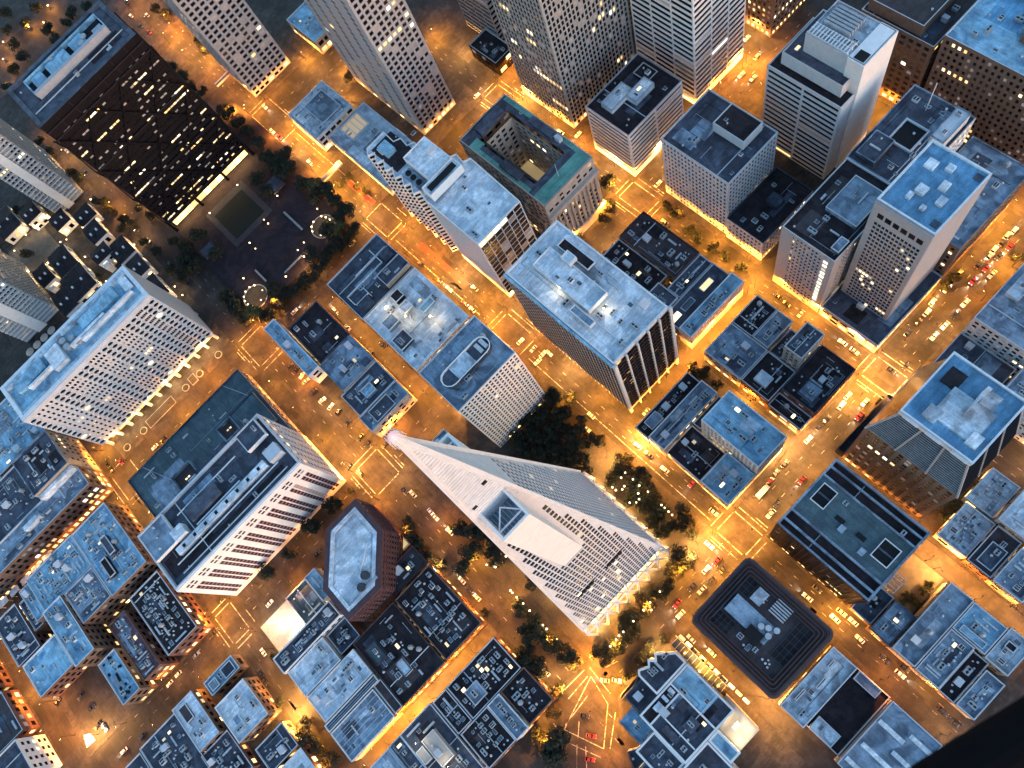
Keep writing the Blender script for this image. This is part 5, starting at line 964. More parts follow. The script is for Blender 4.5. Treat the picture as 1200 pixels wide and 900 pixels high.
def shouldered():
    x0, x1, ya, yb, h = 101.3, 131, -26, 1.4, 103
    root = bld('brown office tower with dark slanted glass shoulders under a bright blue roof', (x0, x1+4, -34.2, 7.6), 62, 'brown_stone', 'roof_slate', (3.6, 3.9, .46, .22, .9, .05), n=0, name='shouldered_tower', cat='tower', lit=.05, shoplit=.4)
    W = MB(); z0, z1 = 62, h-3.5
    A = [(x0, -34), (x1+4, -34), (x1+4, 7.4), (x0, 7.4)]; B = [(x0, ya), (x1-2, ya), (x1-2, yb), (x0, yb)]
    for i in range(4):
        a, b_, c, d = A[i], A[(i+1) % 4], B[(i+1) % 4], B[i]; W.poly([(a[0], a[1], z0), (b_[0], b_[1], z0), (c[0], c[1], z1), (d[0], d[1], z1)])
    part('shoulder_glass', W, 'glass_dark', root)
    for k in range(16):    # horizontal louvre blades across each slanted face
        t = (k+.5)/16; z = z0+(z1-z0)*t; y_a = -34+8*t; y_b = 7.4-6*t
        m = MB(); m.box(x0-.4, x0-.02, y_a+.3, y_b-.3, z-.1, z+.1); part('louvre', m, 'unit_grey', root)
        xe = x1+4-6*t; m = MB(); m.box(x0, xe, y_a-.5, y_a-.02, z-.25, z+.25); part('louvre', m, 'bronze', root)
    for i in range(4):
        t = i/3; m = MB(); m.beam((x0-.5, -34+41.4*t, z0), (x0-.5, ya+(yb-ya)*t, z1), .7); part('rib', m, 'granite', root)
    for i in range(1, 4):
        t = i/3; m = MB(); m.beam((x0+(x1+4-x0)*t, -34.4, z0), (x0+(x1-2-x0)*t, ya-.4, z1), .7); part('rib', m, 'granite', root)
    P = rect(x0-.6, x1-1.4, ya-.6, yb+.6); m = MB(); m.prism(P, z1, h-.62); part('crown_wall', m, 'light_metal', root)
    roof_of(root, P, h+.6, 'roof_azure', 'light_metal', 1.0, .7)
    for q, hh, mm in (((106, 119, -22, -6), 1.6, 'roof_pale'), ((104, 109, -9, -4), 2.4, 'roof_pale'), ((119, 125, -20, -15), 2.2, 'roof_pale'), ((105, 110, -24, -20), 2, 'roof_white'), ((118, 125, -7, -1), .8, 'roof_dark')):
        m = MB(); m.box(*q, h-.4, h-.4+hh); part('penthouse', m, mm, root)
    m = MB(); m.prism([(113, -14), (122, -15), (122, -13.4)], h+1.2, h+5.5); part('roof_fin', m, 'roof_white', root)
    m = MB(); m.box(121.6, 122.6, -15, -13.4, h+1.2, h+9); part('roof_fin', m, 'roof_white', root)
    for y in (-22, -12, -3): m = MB(); m.box(x0-1.6, x0-.6, y-3, y+3, h-1.4, h-.1); part('cleaning_rail', m, 'light_metal', root)
shouldered()
bld('dark low podium edge along the foot of the shouldered tower', (101.4, 138, 7.8, 11.6), 7, 'dark_metal', 'roof_dark', 'shop', n=0, shoplit=.1, par='charcoal')
bld('grey square windowed block with one white roof box on the busy street', (180, 225, -38, 6), 31, 'cool_concrete', 'roof_grey', (3.1, 3.5, .42, .45, .5, .06), n=9, pent=[(197, 211, -3, 3, 2.4, 'roof_pale')], lit=.10)
bld('low dark roof at the foot of the grey square windowed block', (157, 179.5, -22, 6), 14, 'brown_stone', 'roof_slate', 'punchwide', n=4)
bld('slate roof by the right frame edge below the grey square windowed block', (158, 179.5, -48, -23), 24, 'cool_concrete', 'roof_grey', 'punch', n=6)
# lower right blocks
bld('dark slate lot roof beside the trough roof building', (48.4, 64.5, -48, -37.6), 8, 'brown_stone', 'roof_slate', 'punchwide', n=2)
bld('small blue roof with two amber skylights near the courtyard trees', (46.4, 63.7, -58.4, -48.2), 12, 'brown_stone', 'roof_grey', 'punchwide', n=2, skylit=1, par='roof_slate')
bld('long plain blue-grey roof running between two streets', (46.4, 84.8, -70.2, -58.9), 14, 'stone', 'roof_grey', 'blank', n=2)
bld('blue-grey roof cluttered with pipes and amber lights', (46.2, 69.5, -82, -70.6), 13, 'stone', 'roof_grey', 'punchwide', n=12, skylit=.7)
bld('blue roof with a bright tarp blue strip at its middle', (69.8, 84.6, -86, -70.6), 13, 'stone', 'roof_blue', 'punchwide', n=5, pent=[(71, 74, -84, -73, .7, 'roof_blue')])
bld('pale blue roof with one black rooflight near the aircraft sill', (69, 86, -97, -86.4), 13, 'stone', 'roof_pale', 'punchwide', n=2, pent=[(78, 81, -93, -89, .6, 'roof_dark')])
bld('dark roof court with one pale skylight panel', (46.2, 68.8, -90, -82.4), 10, 'brick', 'roof_dark', 'punchwide', n=4)
bld('mottled blue-grey roof nearest the aircraft sill', (46.4, 66, -99, -90.3), 11, 'stone', 'roof_grey', 'punchwide', n=4)
bld('pale deck terrace wrapping the foot of the shouldered tower', (98.4, 118.5, -58, -43.5), 8, 'cool_concrete', 'roof_pale', 'shop', n=10, par='light_metal')
bld('dark brown roof with a slate tray next to the pale deck terrace', (97.4, 118.3, -69.8, -58.3), 10, 'brick', 'roof_brown', 'punchwide', n=3, pent=[(100, 111, -68, -61, .8, 'roof_slate')])
bld('blue-grey roof strip further along the dim red lane', (97, 116, -84, -70.2), 12, 'stone', 'roof_grey', 'punchwide', n=6)
bld('greenish terrace garden roof with stone benches behind the shouldered tower', (119.6, 138.4, -55.6, -42), 8, 'cool_concrete', 'roof_pale', 'shop', n=12)
bld('bright light blue roof at the right edge beside the terrace garden', (118.8, 137, -72, -56), 14, 'stone', 'roof_white', 'punchwide', n=2)
bld('last grey roof strip at the right edge under the light blue roof', (116.5, 137, -92, -72.4), 12, 'stone', 'roof_grey', 'punchwide', n=6)
bld('pale roof with dark slots between the rounded block and a black lot', (-4.6, 30.3, -55, -42.4), 12, 'stone', 'roof_pale', 'punchwide', n=3, pent=[(2, 8, -46, -45, .6, 'black_rubber'), (12, 18, -49, -48, .6, 'black_rubber'), (22, 26, -47, -46, .6, 'black_rubber')], par='light_metal')
bld('low brick shell around the black empty lot', (-3, 31, -72.6, -55.4), 5, 'brick', 'roof_dark', 'blank', n=0, pent=[(26, 30.4, -68, -57, 3, 'roof_grey'), (-2.4, 4, -68, -57, 3, 'roof_pale')])
r = bld('ribbed grey roof with four pale monitor strips', (-5.4, 30.2, -97, -73), 10, 'stone', 'roof_grey', 'blank', n=0)
for x, y, l_ in ((20, -80, 12), (8, -82, 14), (-1, -80, 12), (14, -90, 10), (24, -91, 10)): m = MB(); m.box(x-1, x+1, y-l_/2, y+l_/2, 8.9, 10.4); part('roof_monitor', m, 'roof_white', r)

# courtyard with amber light between the trough roof building and the long plain roof
b = MB(); b.box(65, 86.8, -58, -37.8, .15, .3); struct('courtyard', b, 'court_stone')
r = thing('roof_frame', 'white steel roof frame lit from below at the amber courtyard', 'canopy', (69, -45, 0)); m = MB()
for i in range(5): m.box(66+i*2, 66.3+i*2, -46.5, -42.5, 5.6, 6)
m.box(66, 74.3, -46.8, -46.5, 5.5, 6.1); m.box(66, 74.3, -42.5, -42.2, 5.5, 6.1); part('frame', m, 'light_metal', r)
for x in (66.2, 74): m = MB(); m.box(x-.15, x+.15, -44.6, -44.3, .2, 5.6); part('post', m, 'steel', r)

# white rimmed stepped block at the bottom centre
def rimmed():
    r = bld('cluster of dark roofs outlined by thick white rims beside the diagonal avenue', (-50.6, -19.2, -30.2, -3.4), 20, 'cool_concrete', 'roof_slate', 'punch', n=6, name='white_rimmed_block', par='white_concrete', pt=.9, ph=1.2, lit=.03)
    rnd = random.Random(14)
    def vol(P, h, roofm, n=3, z0=0, rim='white_concrete', t=.9):
        W, G = MB(), MB(); P = inset(P, .05); walls(r, W, G, P, z0, h, 'punch', rnd, True, lit=.05); part('wall', W, 'cool_concrete', r); part('glazing', G, 'glass_dark', r, 'stuff'); inn = roof_of(r, P, h, roofm, rim, 1.1, t); clutter(r, inn, h-1.1, n, rnd)
    teeth = [(-38.6, -3.2), (-19.2, -3.2), (-19.2, 3), (-23.5, 6.5), (-26.4, 9.6), (-28.4, 7.4), (-30.6, 9.7), (-32.6, 7.6), (-36.8, 9.8), (-38.6, 8)]
    vol(teeth, 21, 'roof_slate', 4); vol(rect(-50.4, -38.8, -3.2, 6.4), 16, 'roof_slate', 4, rim='roof_slate'); vol(rect(-60, -50.8, -12, 1), 14, 'roof_blue', 3, rim='roof_grey')
    vol(rect(-63, -50.8, -30, -12.2), 17, 'roof_slate', 5); vol([(-71, -18), (-63.2, -18), (-63.2, -12.2), (-67, -10)], 9, 'roof_slate', 1, rim='roof_slate'); vol(rect(-72, -63.2, -44, -18.2), 11, 'roof_slate', 3, rim='roof_grey')
    vol(rect(-63, -37, -50, -30.4), 18, 'roof_slate', 6); vol(rect(-36.8, -30.5, -43, -30.4), 18, 'roof_blue', 1, rim='white_concrete')
    vol([(-54, 6.6), (-44, 6.6), (-40, 8.4), (-52, 8.4)], 8, 'roof_dark', 0, rim='roof_slate', t=.4)
    z = 18.8
    def rim(x0, x1, y0, y1, zz=19.9): m = MB(); m.box(x0, x1, y0, y1, z-.1, zz); part('roof_rim', m, 'white_concrete', r)
    rim(-49.6, -31, -9.8, -9.0); rim(-31.2, -30.4, -29.2, -4.4); rim(-43.6, -43, -29, -10)
    m = MB(); m.box(-49, -31.4, -8.8, -4.6, z, z+.15); part('roof_well', m, 'roof_dark', r)
    for q in ((-44, -40, -8, -5.4), (-38, -36.4, -8.4, -5), (-34, -32, -8, -5)): m = MB(); m.box(*q, z+.15, z+1.2); part('plant', m, 'roof_white', r)
    m = MB(); m.box(-30.2, -20.2, -22, -4.6, z, z+.14); part('roof_pond', m, 'roof_blue', r)
    for q in ((-40, -34, -24, -19), (-36, -32, -16, -12), (-48, -44.5, -22, -14)): m = MB(); m.box(*q, z, z+1.4); part('penthouse', m, 'roof_slate', r)
    # glowing terrace
    m = MB(); m.prism([(-30.2, -43), (-18.2, -43), (-17.4, -24), (-30.2, -30.5)], .2, 11.5); part('terrace_wall', m, 'stone', r)
    m = MB(); m.poly([(-29.8, -42.6, 11.52), (-18.6, -42.6, 11.52), (-17.8, -25), (-29.8, -30.8)]) if False else m.prism([(-29.8, -42.6), (-18.6, -42.6), (-17.8, -24.6), (-29.8, -30.9)], 11.5, 11.6); part('terrace_deck', m, 'stone', r)
    for q in ((-26, -22, -36, -34, 2.4),): m = MB(); m.box(*q[:4], 11.6, 11.6+q[4]); part('cabin', m, 'white_concrete', r)
    for x, y in ((-24, -30), (-21, -39), (-27, -40)):
        l = bpy.data.lights.new('flood_light', 'POINT'); l.energy = LAMP_W*.08; l.color = (1, .80, .45); l.shadow_soft_size = .4; o = bpy.data.objects.new('flood_light', l); COL.objects.link(o); o.parent = r; o.location = (x-r.location.x, y-r.location.y, 15)
        m = MB(); m.cyl(x+.5, y, 11.6, 15.4, .1, 6); part('flood_mast', m, 'steel', r)
    # glazed canopy along the side lane
    m = MB()
    for i in range(13): y = -22+i*2.4; m.beam((-19.2, y, 7.5), (-14.8, y, 4.2), .16)
    m.beam((-14.8, -23, 4.2), (-14.8, 8, 4.2), .2); part('canopy_frame', m, 'light_metal', r)
    for i in range(12): m = MB(); y = -22+i*2.4; m.poly([(-14.9, y+.1, 4.25), (-14.9, y+2.3, 4.25), (-19.1, y+2.3, 7.5), (-19.1, y+.1, 7.5)]); part('canopy_pane', m, 'glass_blue', r)
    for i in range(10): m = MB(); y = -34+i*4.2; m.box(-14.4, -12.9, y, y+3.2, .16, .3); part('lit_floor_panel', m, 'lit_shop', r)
rimmed()

# block of dark roofs left of the diagonal avenue
bld('dark roof scattered with small skylights above the brightest lane', (-109.4, -76.4, 48.6, 68.2), 12, 'brick', 'roof_dark', 'punchwide', n=22, skylit=.3, pent=[(-104, -96, 52, 60, 2, 'roof_grey')], shoplit=.9)
bld('black roof with a chamfered look at the avenue corner', (-91.4, -75.2, 28.2, 48.3), 12, 'brick', 'roof_dark', 'punchwide', n=8, par='brown_stone', shoplit=.8)
bld('narrow light blue roof with amber skylight cells', (-100.2, -92, 27.6, 48.2), 13, 'white_concrete', 'roof_grey', 'punchwide', n=7, par='light_metal', skylit=.6)
bld('long black roof with scattered pale skylights at the bottom edge', (-118.6, -100.4, 28, 48.3), 12, 'brick', 'roof_dark', 'punchwide', n=10, skylit=.05, shoplit=.5)
bld('black roof with a curved duct beside the slate roof house', (-119, -109.8, 48.7, 67.9), 12.4, 'brick', 'roof_dark', 'punchwide', n=6, skylit=.05, shoplit=.8)
r = bld('slate roof carrying a cream floodlit roof house at the bottom edge', (-140.6, -119.6, 30, 68.7), 13, 'stone', 'roof_slate', 'punchwide', n=5, pent=[(-133, -125.4, 43.5, 58.5, 4, 'stone'), (-139, -134.5, 50, 57, 2.6, 'stone')], par='cool_concrete', shoplit=.9)
for p in ((-130, 41.5), (-135, 59.5)):
    l = bpy.data.lights.new('flood_light', 'POINT'); l.energy = LAMP_W*.09; l.color = (1, .84, .55); l.shadow_soft_size = .3; o = bpy.data.objects.new('flood_light', l); COL.objects.link(o); o.parent = r; o.location = (p[0]-r.location.x, p[1]-r.location.y, 19)
    m = MB(); m.cyl(p[0], p[1], 11.8, 19, .1, 6); part('flood_mast', m, 'steel', r)
bld('blue trimmed roof with one amber slot at the bottom edge', (-149, -141, 40, 69), 11, 'stone', 'roof_slate', 'punchwide', n=3, par='roof_blue', skylit=1)
bld('plain grey-blue roof at the bottom edge beside the bright lane', (-164, -149.6, 44, 69), 10, 'stone', 'roof_grey', 'blank', n=2)
# block between the alley and the six sided tower
bld('black roof crowded with pale skylights facing the pyramid', (-101, -76.2, 77, 117), 12, 'brick', 'roof_dark', 'punchwide', n=26, skylit=.12, par='brown_stone', shoplit=.9)
bld('large black roof with two diamond skylights and tangled ducts', (-131, -102, 77, 117.2), 12, 'brick', 'roof_dark', 'punchwide', n=14, pent=[(-128, -121.5, 100, 110, 1.4, 'teal_roof'), (-121, -116, 86, 94, 2, 'roof_pale')], par='roof_brown', shoplit=.9)
bld('brown tiled low roof between striped and black roofs', (-136.6, -131.4, 77.4, 95), 11, 'brick', 'roof_brown', 'blank', n=1)
bld('grey roof with pale parallel seams along the bright lane', (-167, -137, 76.6, 94), 12, 'stone', 'roof_grey', 'blank', n=3, lines=6, par='light_metal', shoplit=.9)
bld('narrow roof of alternating dark and pale strips', (-166.8, -132, 94.4, 98.8), 12.6, 'stone', 'roof_slate', 'blank', n=3, lines=3, skylit=.3, par='light_metal')
bld('largest pale blue roof with square vents in the lower block', (-165, -132, 99.2, 115), 13, 'stone', 'roof_white', 'blank', n=10, par='light_metal')
bld('smooth pale blue roof divided by one white ridge', (-165, -140, 115.4, 131), 13.6, 'stone', 'roof_white', 'blank', n=5, par='light_metal')
bld('small dark roof pit beside the smooth pale roof', (-139.6, -126, 118, 131), 10, 'brick', 'roof_slate', 'blank', n=4)
bld('long dark roof with white edging and plant above the floodlit car park', (-166.4, -125.6, 131.6, 141.8), 14.5, 'white_concrete', 'roof_slate', 'punchwide', n=10, par='white_concrete')
bld('grey green flat roof beside the floodlit car park', (-145.4, -130.4, 144, 163), 7, 'stone', 'teal_roof', 'punchwide', n=2)
bld('thin blue roof strip at the foot of the six sided tower', (-130, -122.6, 145.5, 162.6), 9, 'white_concrete', 'roof_blue', 'blank', n=1)
b = MB(); b.box(-167.6, -146, 143, 164.6, .15, .22); struct('car_park', b, 'path_stone')
for i, (x, y) in enumerate(((-153, 151), (-160, 160))):
    r = thing('flood_lamp', ('nearer' if i else 'taller')+' cream flood lamp standing in the pale bright car park', 'flood lamp', (x, y, .2)); m = MB(); m.cyl(x, y, .2, 9 if i == 0 else 7.6, .12, 8); part('mast', m, 'steel', r); m = MB(); m.box(x-.6, x+.6, y-.4, y+.4, 9 if i == 0 else 7.6, 9.3 if i == 0 else 7.9); part('lamp_head', m, 'lamp_glow', r)
    l = bpy.data.lights.new('flood_light', 'POINT'); l.energy = LAMP_W*(.8 if i == 0 else .3); l.color = (1, .84, .55); l.shadow_soft_size = .3; o = bpy.data.objects.new('flood_light', l); COL.objects.link(o); o.parent = r; o.location = (.9, 0, 8.2 if i == 0 else 6.8)
# Jackson block, left
bld('blue roof with chimneys nearest the lit junction', (-213, -186.8, 232, 279.6), 20, 'brown_stone', 'roof_blue', 'punchwide', n=22, pent=[(-200, -196, 250, 262, 3, 'roof_slate'), (-207, -203, 240, 252, 2.5, 'roof_dark')], lit=.03, shoplit=.25)
bld('wide blue roof crowded with boxes and white lamps beside the lit canopy street', (-249, -213.4, 256, 281), 19, 'brown_stone', 'roof_blue', 'punchwide', n=34, skylit=.3, shoplit=.3)
bld('blue roof of small cabins stepping down to the glowing court', (-234.6, -213.4, 233, 255.6), 19.5, 'brown_stone', 'roof_grey', 'punchwide', n=14, skylit=.3)
bld('narrow low dark roof beside the wide blue roof', (-264, -257.4, 257, 278), 12, 'brick', 'roof_slate', 'blank', n=3)
bld('murky dark blue roof at the left frame edge', (-281, -264.4, 247, 279), 14, 'brick', 'roof_slate', 'punchwide', n=8)
bld('pale strip roof beside the murky dark blue roof', (-257, -249.4, 257, 280), 17, 'brown_stone', 'roof_blue', 'blank', n=3)
bld('clean blue roof above an orange lit brick wall', (-279, -254.2, 223.5, 246), 14, 'brick', 'roof_blue', 'punchwide', n=3, par='light_metal', lit=.02)
bld('turquoise roof tower over the brown inner court', (-248.8, -235, 216.4, 255.4), 22, 'brown_stone', 'roof_blue', 'punchwide', n=5, par='light_metal')
bld('red and blue weathered long roof with a brick edge', (-226, -214, 184.6, 223.6), 16, 'brick', 'roof_red', 'punchwide', n=10, par='brick', shoplit=.25)
bld('dark roof packed with grey plant in front of the white slotted tower', (-208.4, -187, 184.6, 226), 16, 'brick', 'roof_dark', 'punchwide', n=34, skylit=.15, shoplit=.25)
r = bld('pitted blue roof with many dark openings above the dark parking lot', (-243, -230.4, 184, 212), 15, 'brown_stone', 'roof_blue', 'punchwide', n=1)
rnd = random.Random(44)
for i in range(16): x, y = -242+rnd.random()*10, 186+rnd.random()*24; m = MB(); m.box(x, x+1.2, y, y+.9+rnd.random(), 13.9, 14.35); part('roof_opening', m, 'black_rubber', r)
b = MB(); b.box(-278, -244, 186, 222, .15, .2); struct('parking_lot', b, 'asphalt')
b = MB(); b.prism([(-281, 189.5), (-275, 189), (-275.5, 194), (-279, 196)], .2, .32); struct('painted_light_patch', b, 'paint_white')  # white colour stands in for a pool of floodlight on the lot
r = bld('pale corner house with three rows of paired windows at the bottom left', (-330, -297.2, 192.6, 214), 20, 'white_concrete', 'roof_slate', (4.4, 3.6, .55, .45, .4, .1), n=4, name='corner_house', lit=.02)
bld('dark purple roof with a lit edge at the left frame edge', (-330, -297.4, 219, 246), 12, 'brick', 'roof_brown', 'punchwide', n=6, shoplit=.3)
bld('dim slate roof beyond the lit corner on the far left', (-330, -298, 250, 280), 12, 'brick', 'roof_slate', 'punchwide', n=6, shoplit=.3)
# Battery and Jackson, upper left block
bld('stone fronted building with many small lit windows under the oval window slab', (-214, -187, 311, 340), 27, 'tan_concrete', 'roof_slate', 'punch', n=10, lit=.10, shoplit=.6, par='roof_grey')
r = bld('flat blue roof with one long pale ridge wall beside the canopy street', (-259, -187, 294.8, 310.6), 21, 'brown_stone', 'roof_grey', 'punchwide', n=10, lit=.2, shoplit=1)
m = MB(); m.box(-213, -188, 308, 310.4, 20, 25); part('ridge_wall', m, 'roof_white', r)
m = MB(); m.box(-231, -219, 301, 304, 20, 24); part('ridge_wall', m, 'roof_pale', r)
bld('blue roof with cluttered plant deck further left of the ridge wall', (-259, -214.6, 311, 344), 20, 'brown_stone', 'roof_slate', 'punchwide', n=20, skylit=.15)
bld('bright mottled blue roof tucked beside the end of the oval window slab', (-228, -190, 346, 386), 20, 'brown_stone', 'roof_blue', 'punchwide', n=22)
bld('dull blue roof at the far left edge under the apartment slab', (-285, -229, 346, 380), 18, 'brown_stone', 'roof_slate', 'punchwide', n=14)
bld('dark blue roof at the far left edge beside the canopy street', (-285, -260, 296, 344), 18, 'brown_stone', 'roof_grey', 'punchwide', n=10)
for i in range(5):
    x = -262+i*12-26 if False else -280+i*9
    r = thing('street_canopy', ['leftmost', 'second', 'third', 'fourth', 'rightmost'][i]+' pale lit street canopy in the row along the canopy street', 'canopy', (x, 292.5, 0), 'street canopies'); m = MB(); m.box(x, x+6.5, 290.6, 294.6, 3.6, 3.9); part('roof', m, 'roof_white', r)
    for xx in (x+.4, x+6.1): m = MB(); m.box(xx-.12, xx+.12, 290.9, 291.2, 0, 3.6); part('post', m, 'steel', r)
# lower left
bld('thin pale roof with dark panels beside the long street', (-205.2, -184.8, 153.6, 162.6), 9, 'brown_stone', 'roof_blue', 'punchwide', n=3, pent=[(-194, -187, 155, 161, .8, 'roof_slate'), (-203, -198, 155, 160, 1.4, 'roof_pale')], par='light_metal', shoplit=.25)
bld('large light blue roof above an orange washed side wall', (-205, -184.4, 123.6, 146.6), 14, 'brown_stone', 'roof_white', 'punchwide', n=4, par='light_metal', lit=.02)
bld('light blue roof with a brown hatch and a long black cable', (-225, -210.8, 136.2, 163.6), 12, 'brown_stone', 'roof_white', 'punchwide', n=4, pent=[(-222, -217, 152, 161, 1, 'roof_brown')])
bld('slate roof lit from the tree lamps beside it', (-203, -184, 102.6, 117.2), 9, 'brown_stone', 'roof_slate', 'punchwide', n=4, shoplit=.3)
bld('bright blue roof cut by the bottom edge near dark trees', (-200, -183.6, 80, 101), 9, 'brown_stone', 'roof_white', 'punchwide', n=3)
bld('dark cluttered roofs squeezed beside the light blue roof', (-228, -209, 112, 135.8), 8, 'brick', 'roof_slate', 'punchwide', n=12, skylit=.3)
bld('mottled slate roof in the bottom left corner row', (-252, -226, 128, 163), 9, 'brick', 'roof_slate', 'punchwide', n=18, skylit=.2)
bld('grey pitched roof strip at the very bottom left', (-280, -253, 130, 162), 8, 'brick', 'roof_slate', 'punchwide', n=8)

# apartment slabs and townhouses, far left
for lab, q in (('upper grey apartment slab with one white blank stripe at the left edge', (-107, -83, 488.6, 540)), ('lower grey apartment slab with one white blank stripe at the left edge', (-177, -146, 427, 480))):
    r = bld(lab, q, 95, 'grey_concrete', 'roof_grey', (2.6, 3.0, .40, .42, 1.0, .06), n=3, name='apartment_slab', cat='apartment block', shop=False, par='grey_concrete')
    w_ = q[1]-q[0]; m = MB(); m.box(q[0]+w_*.34, q[0]+w_*.58, q[2]-1.2, q[2]+.2, 0, 95); part('blank_stripe', m, 'white_concrete', r)
    for k in range(30):
        for xa, xb in ((q[0]+.6, q[0]+w_*.33), (q[0]+w_*.59, q[1]-.6)): m = MB(); m.box(xa, xb, q[2]-1.3, q[2]-.1, 2+k*3.1, 2.9+k*3.1); part('balcony', m, 'cool_concrete', r)
def house(label, x0, x1, y0, y1, h, k):
    r = thing('townhouse', label, 'townhouse', ((x0+x1)/2, (y0+y1)/2, 0), 'townhouses in the small court'); rnd = random.Random(k); W, G = MB(), MB(); P = rect(x0, x1, y0, y1)
    walls(r, W, G, P, 0, h, 'punchwide', rnd, True, lit=.15); part('wall', W, 'white_concrete', r); part('glazing', G, 'glass_dark', r, 'stuff')
    ym = (y0+y1)/2; m = MB(); m.poly([(x0-.4, y0-.4, h-.1), (x1+.4, y0-.4, h-.1), (x1+.4, ym, h+1.8), (x0-.4, ym, h+1.8)]); m.poly([(x1+.4, y1+.4, h-.1), (x0-.4, y1+.4, h-.1), (x0-.4, ym, h+1.8), (x1+.4, ym, h+1.8)]); part('roof', m, 'roof_dark', r)
    for xx in (x0, x1): m = MB(); m.poly([(xx, y0, h-.1), (xx, y1, h-.1), (xx, ym, h+1.75)]); part('gable', m, 'white_concrete', r)
    for t in (.25, .7): m = MB(); xx = x0+(x1-x0)*t; m.box(xx-.6, xx+.6, ym-2.6, ym-1, h+.2, h+2.2); part('chimney', m, 'white_concrete', r)
    if k % 2: m = MB(); m.box(x0+1, x0+5, y0-3.4, y0+.1, 0, h-3); part('porch', m, 'white_concrete', r)
HS = [(-144, -128, 500, 524), (-128.5, -115, 436, 458), (-131.5, -114, 410.5, 434), (-97.5, -85, 456.5, 470.5), (-99, -88, 436.5, 453.5), (-105.5, -93, 420.5, 432), (-95, -82, 409, 427), (-92.5, -82, 389, 405), (-110, -97, 388, 404), (-112, -100, 364, 382), (-96, -83, 364, 384), (-128, -114, 382, 406), (-112, -100.5, 470, 484), (-172, -153, 505, 524), (-124, -112, 492, 507), (-143, -133, 442, 459), (-112, -99, 347, 362), (-96.5, -84, 347, 362), (-168, -152, 528, 546), (-143, -131, 410, 430)]
HL = ['topmost townhouse with long dark roof by the left edge', 'townhouse right of the yellow lit court', 'townhouse with pale bays below the yellow lit court', 'townhouse at the street end of the upper apartment slab', 'second townhouse down along the tree lined street', 'small inner townhouse between the two house rows', 'third townhouse down along the tree lined street', 'fourth townhouse down along the tree lined street', 'inner townhouse beside the fourth street townhouse', 'low inner townhouse nearest the oval window slab', 'last street townhouse before the oval window slab', 'townhouse behind the corner of the long blue roof', 'townhouse hugging the foot of the upper apartment slab', 'townhouse at the left edge outside the yellow lit court', 'small townhouse above the yellow lit court near the apartment slab', 'small townhouse at the lower left of the yellow lit court', 'inner townhouse under the roof edge of the oval window slab', 'lowest street townhouse beside the oval window slab', 'townhouse highest on the left edge between the slabs', 'townhouse between the amber awnings and the inner court']
for i, q in enumerate(HS): house(HL[i], *q, 8+i % 3, i)
b = MB(); b.box(-150.5, -119.8, 466, 498, .15, .5); struct('garden_court', b, 'court_stone')
for i in range(4):
    x = -178+i*6.5; r = thing('awning_dome', ['leftmost', 'second', 'third', 'rightmost'][i]+' round amber awning at the foot of the lower apartment slab', 'awning', (x, 417, 0), 'amber awnings'); m = MB(); m.cyl(x, 417, 2.6, 3.2, 3, 14, 2.2, cap=False); m.cyl(x, 417, 3.2, 3.9, 2.2, 14, .3); part('cover', m, 'stone', r); m = MB(); m.cyl(x, 417, 0, 2.6, .15, 6); part('post', m, 'steel', r)

# ------------------------------------------------------------------ street lamps
ORD = ['first', 'second', 'third', 'fourth', 'fifth', 'sixth', 'seventh', 'eighth', 'ninth', 'tenth', '11th', '12th', '13th', '14th', '15th', '16th', '17th', '18th', '19th', '20th', '21st', '22nd', '23rd', '24th', '25th', '26th', '27th', '28th', '29th', '30th']
def ordn(i): return ORD[i] if i < len(ORD) else '%dth' % (i+1)
def scr(x, y, z=0):     # which of two things is further left in the photograph
    v = Vector((x, y, z-CAM_H)); return v.dot(RX)/-v.dot(BK), -v.dot(UP)/-v.dot(BK)
def in_frame(x, y, z=0, m=1.06):
    u, v = scr(x, y, z); return abs(u) < .6604*m and abs(v) < .4953*m
def lamp_meshes():
    p = MB(); p.cyl(0, 0, 0, .5, .22, 8); p.cyl(0, 0, .5, 9.2, .12, 8, .07); a = MB(); a.beam((0, 0, 9.1), (1.7, 0, 9.5), .10); a.beam((0, 0, 8.5), (.9, 0, 9.3), .06)
    h = MB(); h.m = 0; h.box(1.3, 2.2, -.2, .2, 9.48, 9.62); h.m = 1; h.box(1.36, 2.14, -.16, .16, 9.34, 9.48)
    return p.mesh('pole', 'bronze'), a.mesh('arm', 'bronze'), h.mesh('lamp_head', ['bronze', 'lamp_glow'])
LP, LA, LH = lamp_meshes(); LIGHTS = {}; JR2 = random.Random(91)
def street_lamp(x, y, rz, power, label, group):
    r = thing('street_lamp', label, 'street lamp', (x, y, .15), group, rz); ob('pole', LP, r); ob('arm', LA, r); ob('lamp_head', LH, r)
    tint = JR2.choice((0, 0, 0, 1, 2)); k = (round(power, 2), tint)
    if k not in LIGHTS:
        l = bpy.data.lights.new('lamp_light', 'SPOT'); l.spot_size = 2.95; l.spot_blend = .35; l.energy = LAMP_W*power; l.color = (SODIUM, (1.0, .47, .12), (1.0, .31, .03))[tint]; l.shadow_soft_size = .25; LIGHTS[k] = l
    o = bpy.data.objects.new('lamp_light', LIGHTS[k]); COL.objects.link(o); o.parent = r; o.location = (1.9, 0, 8.9)
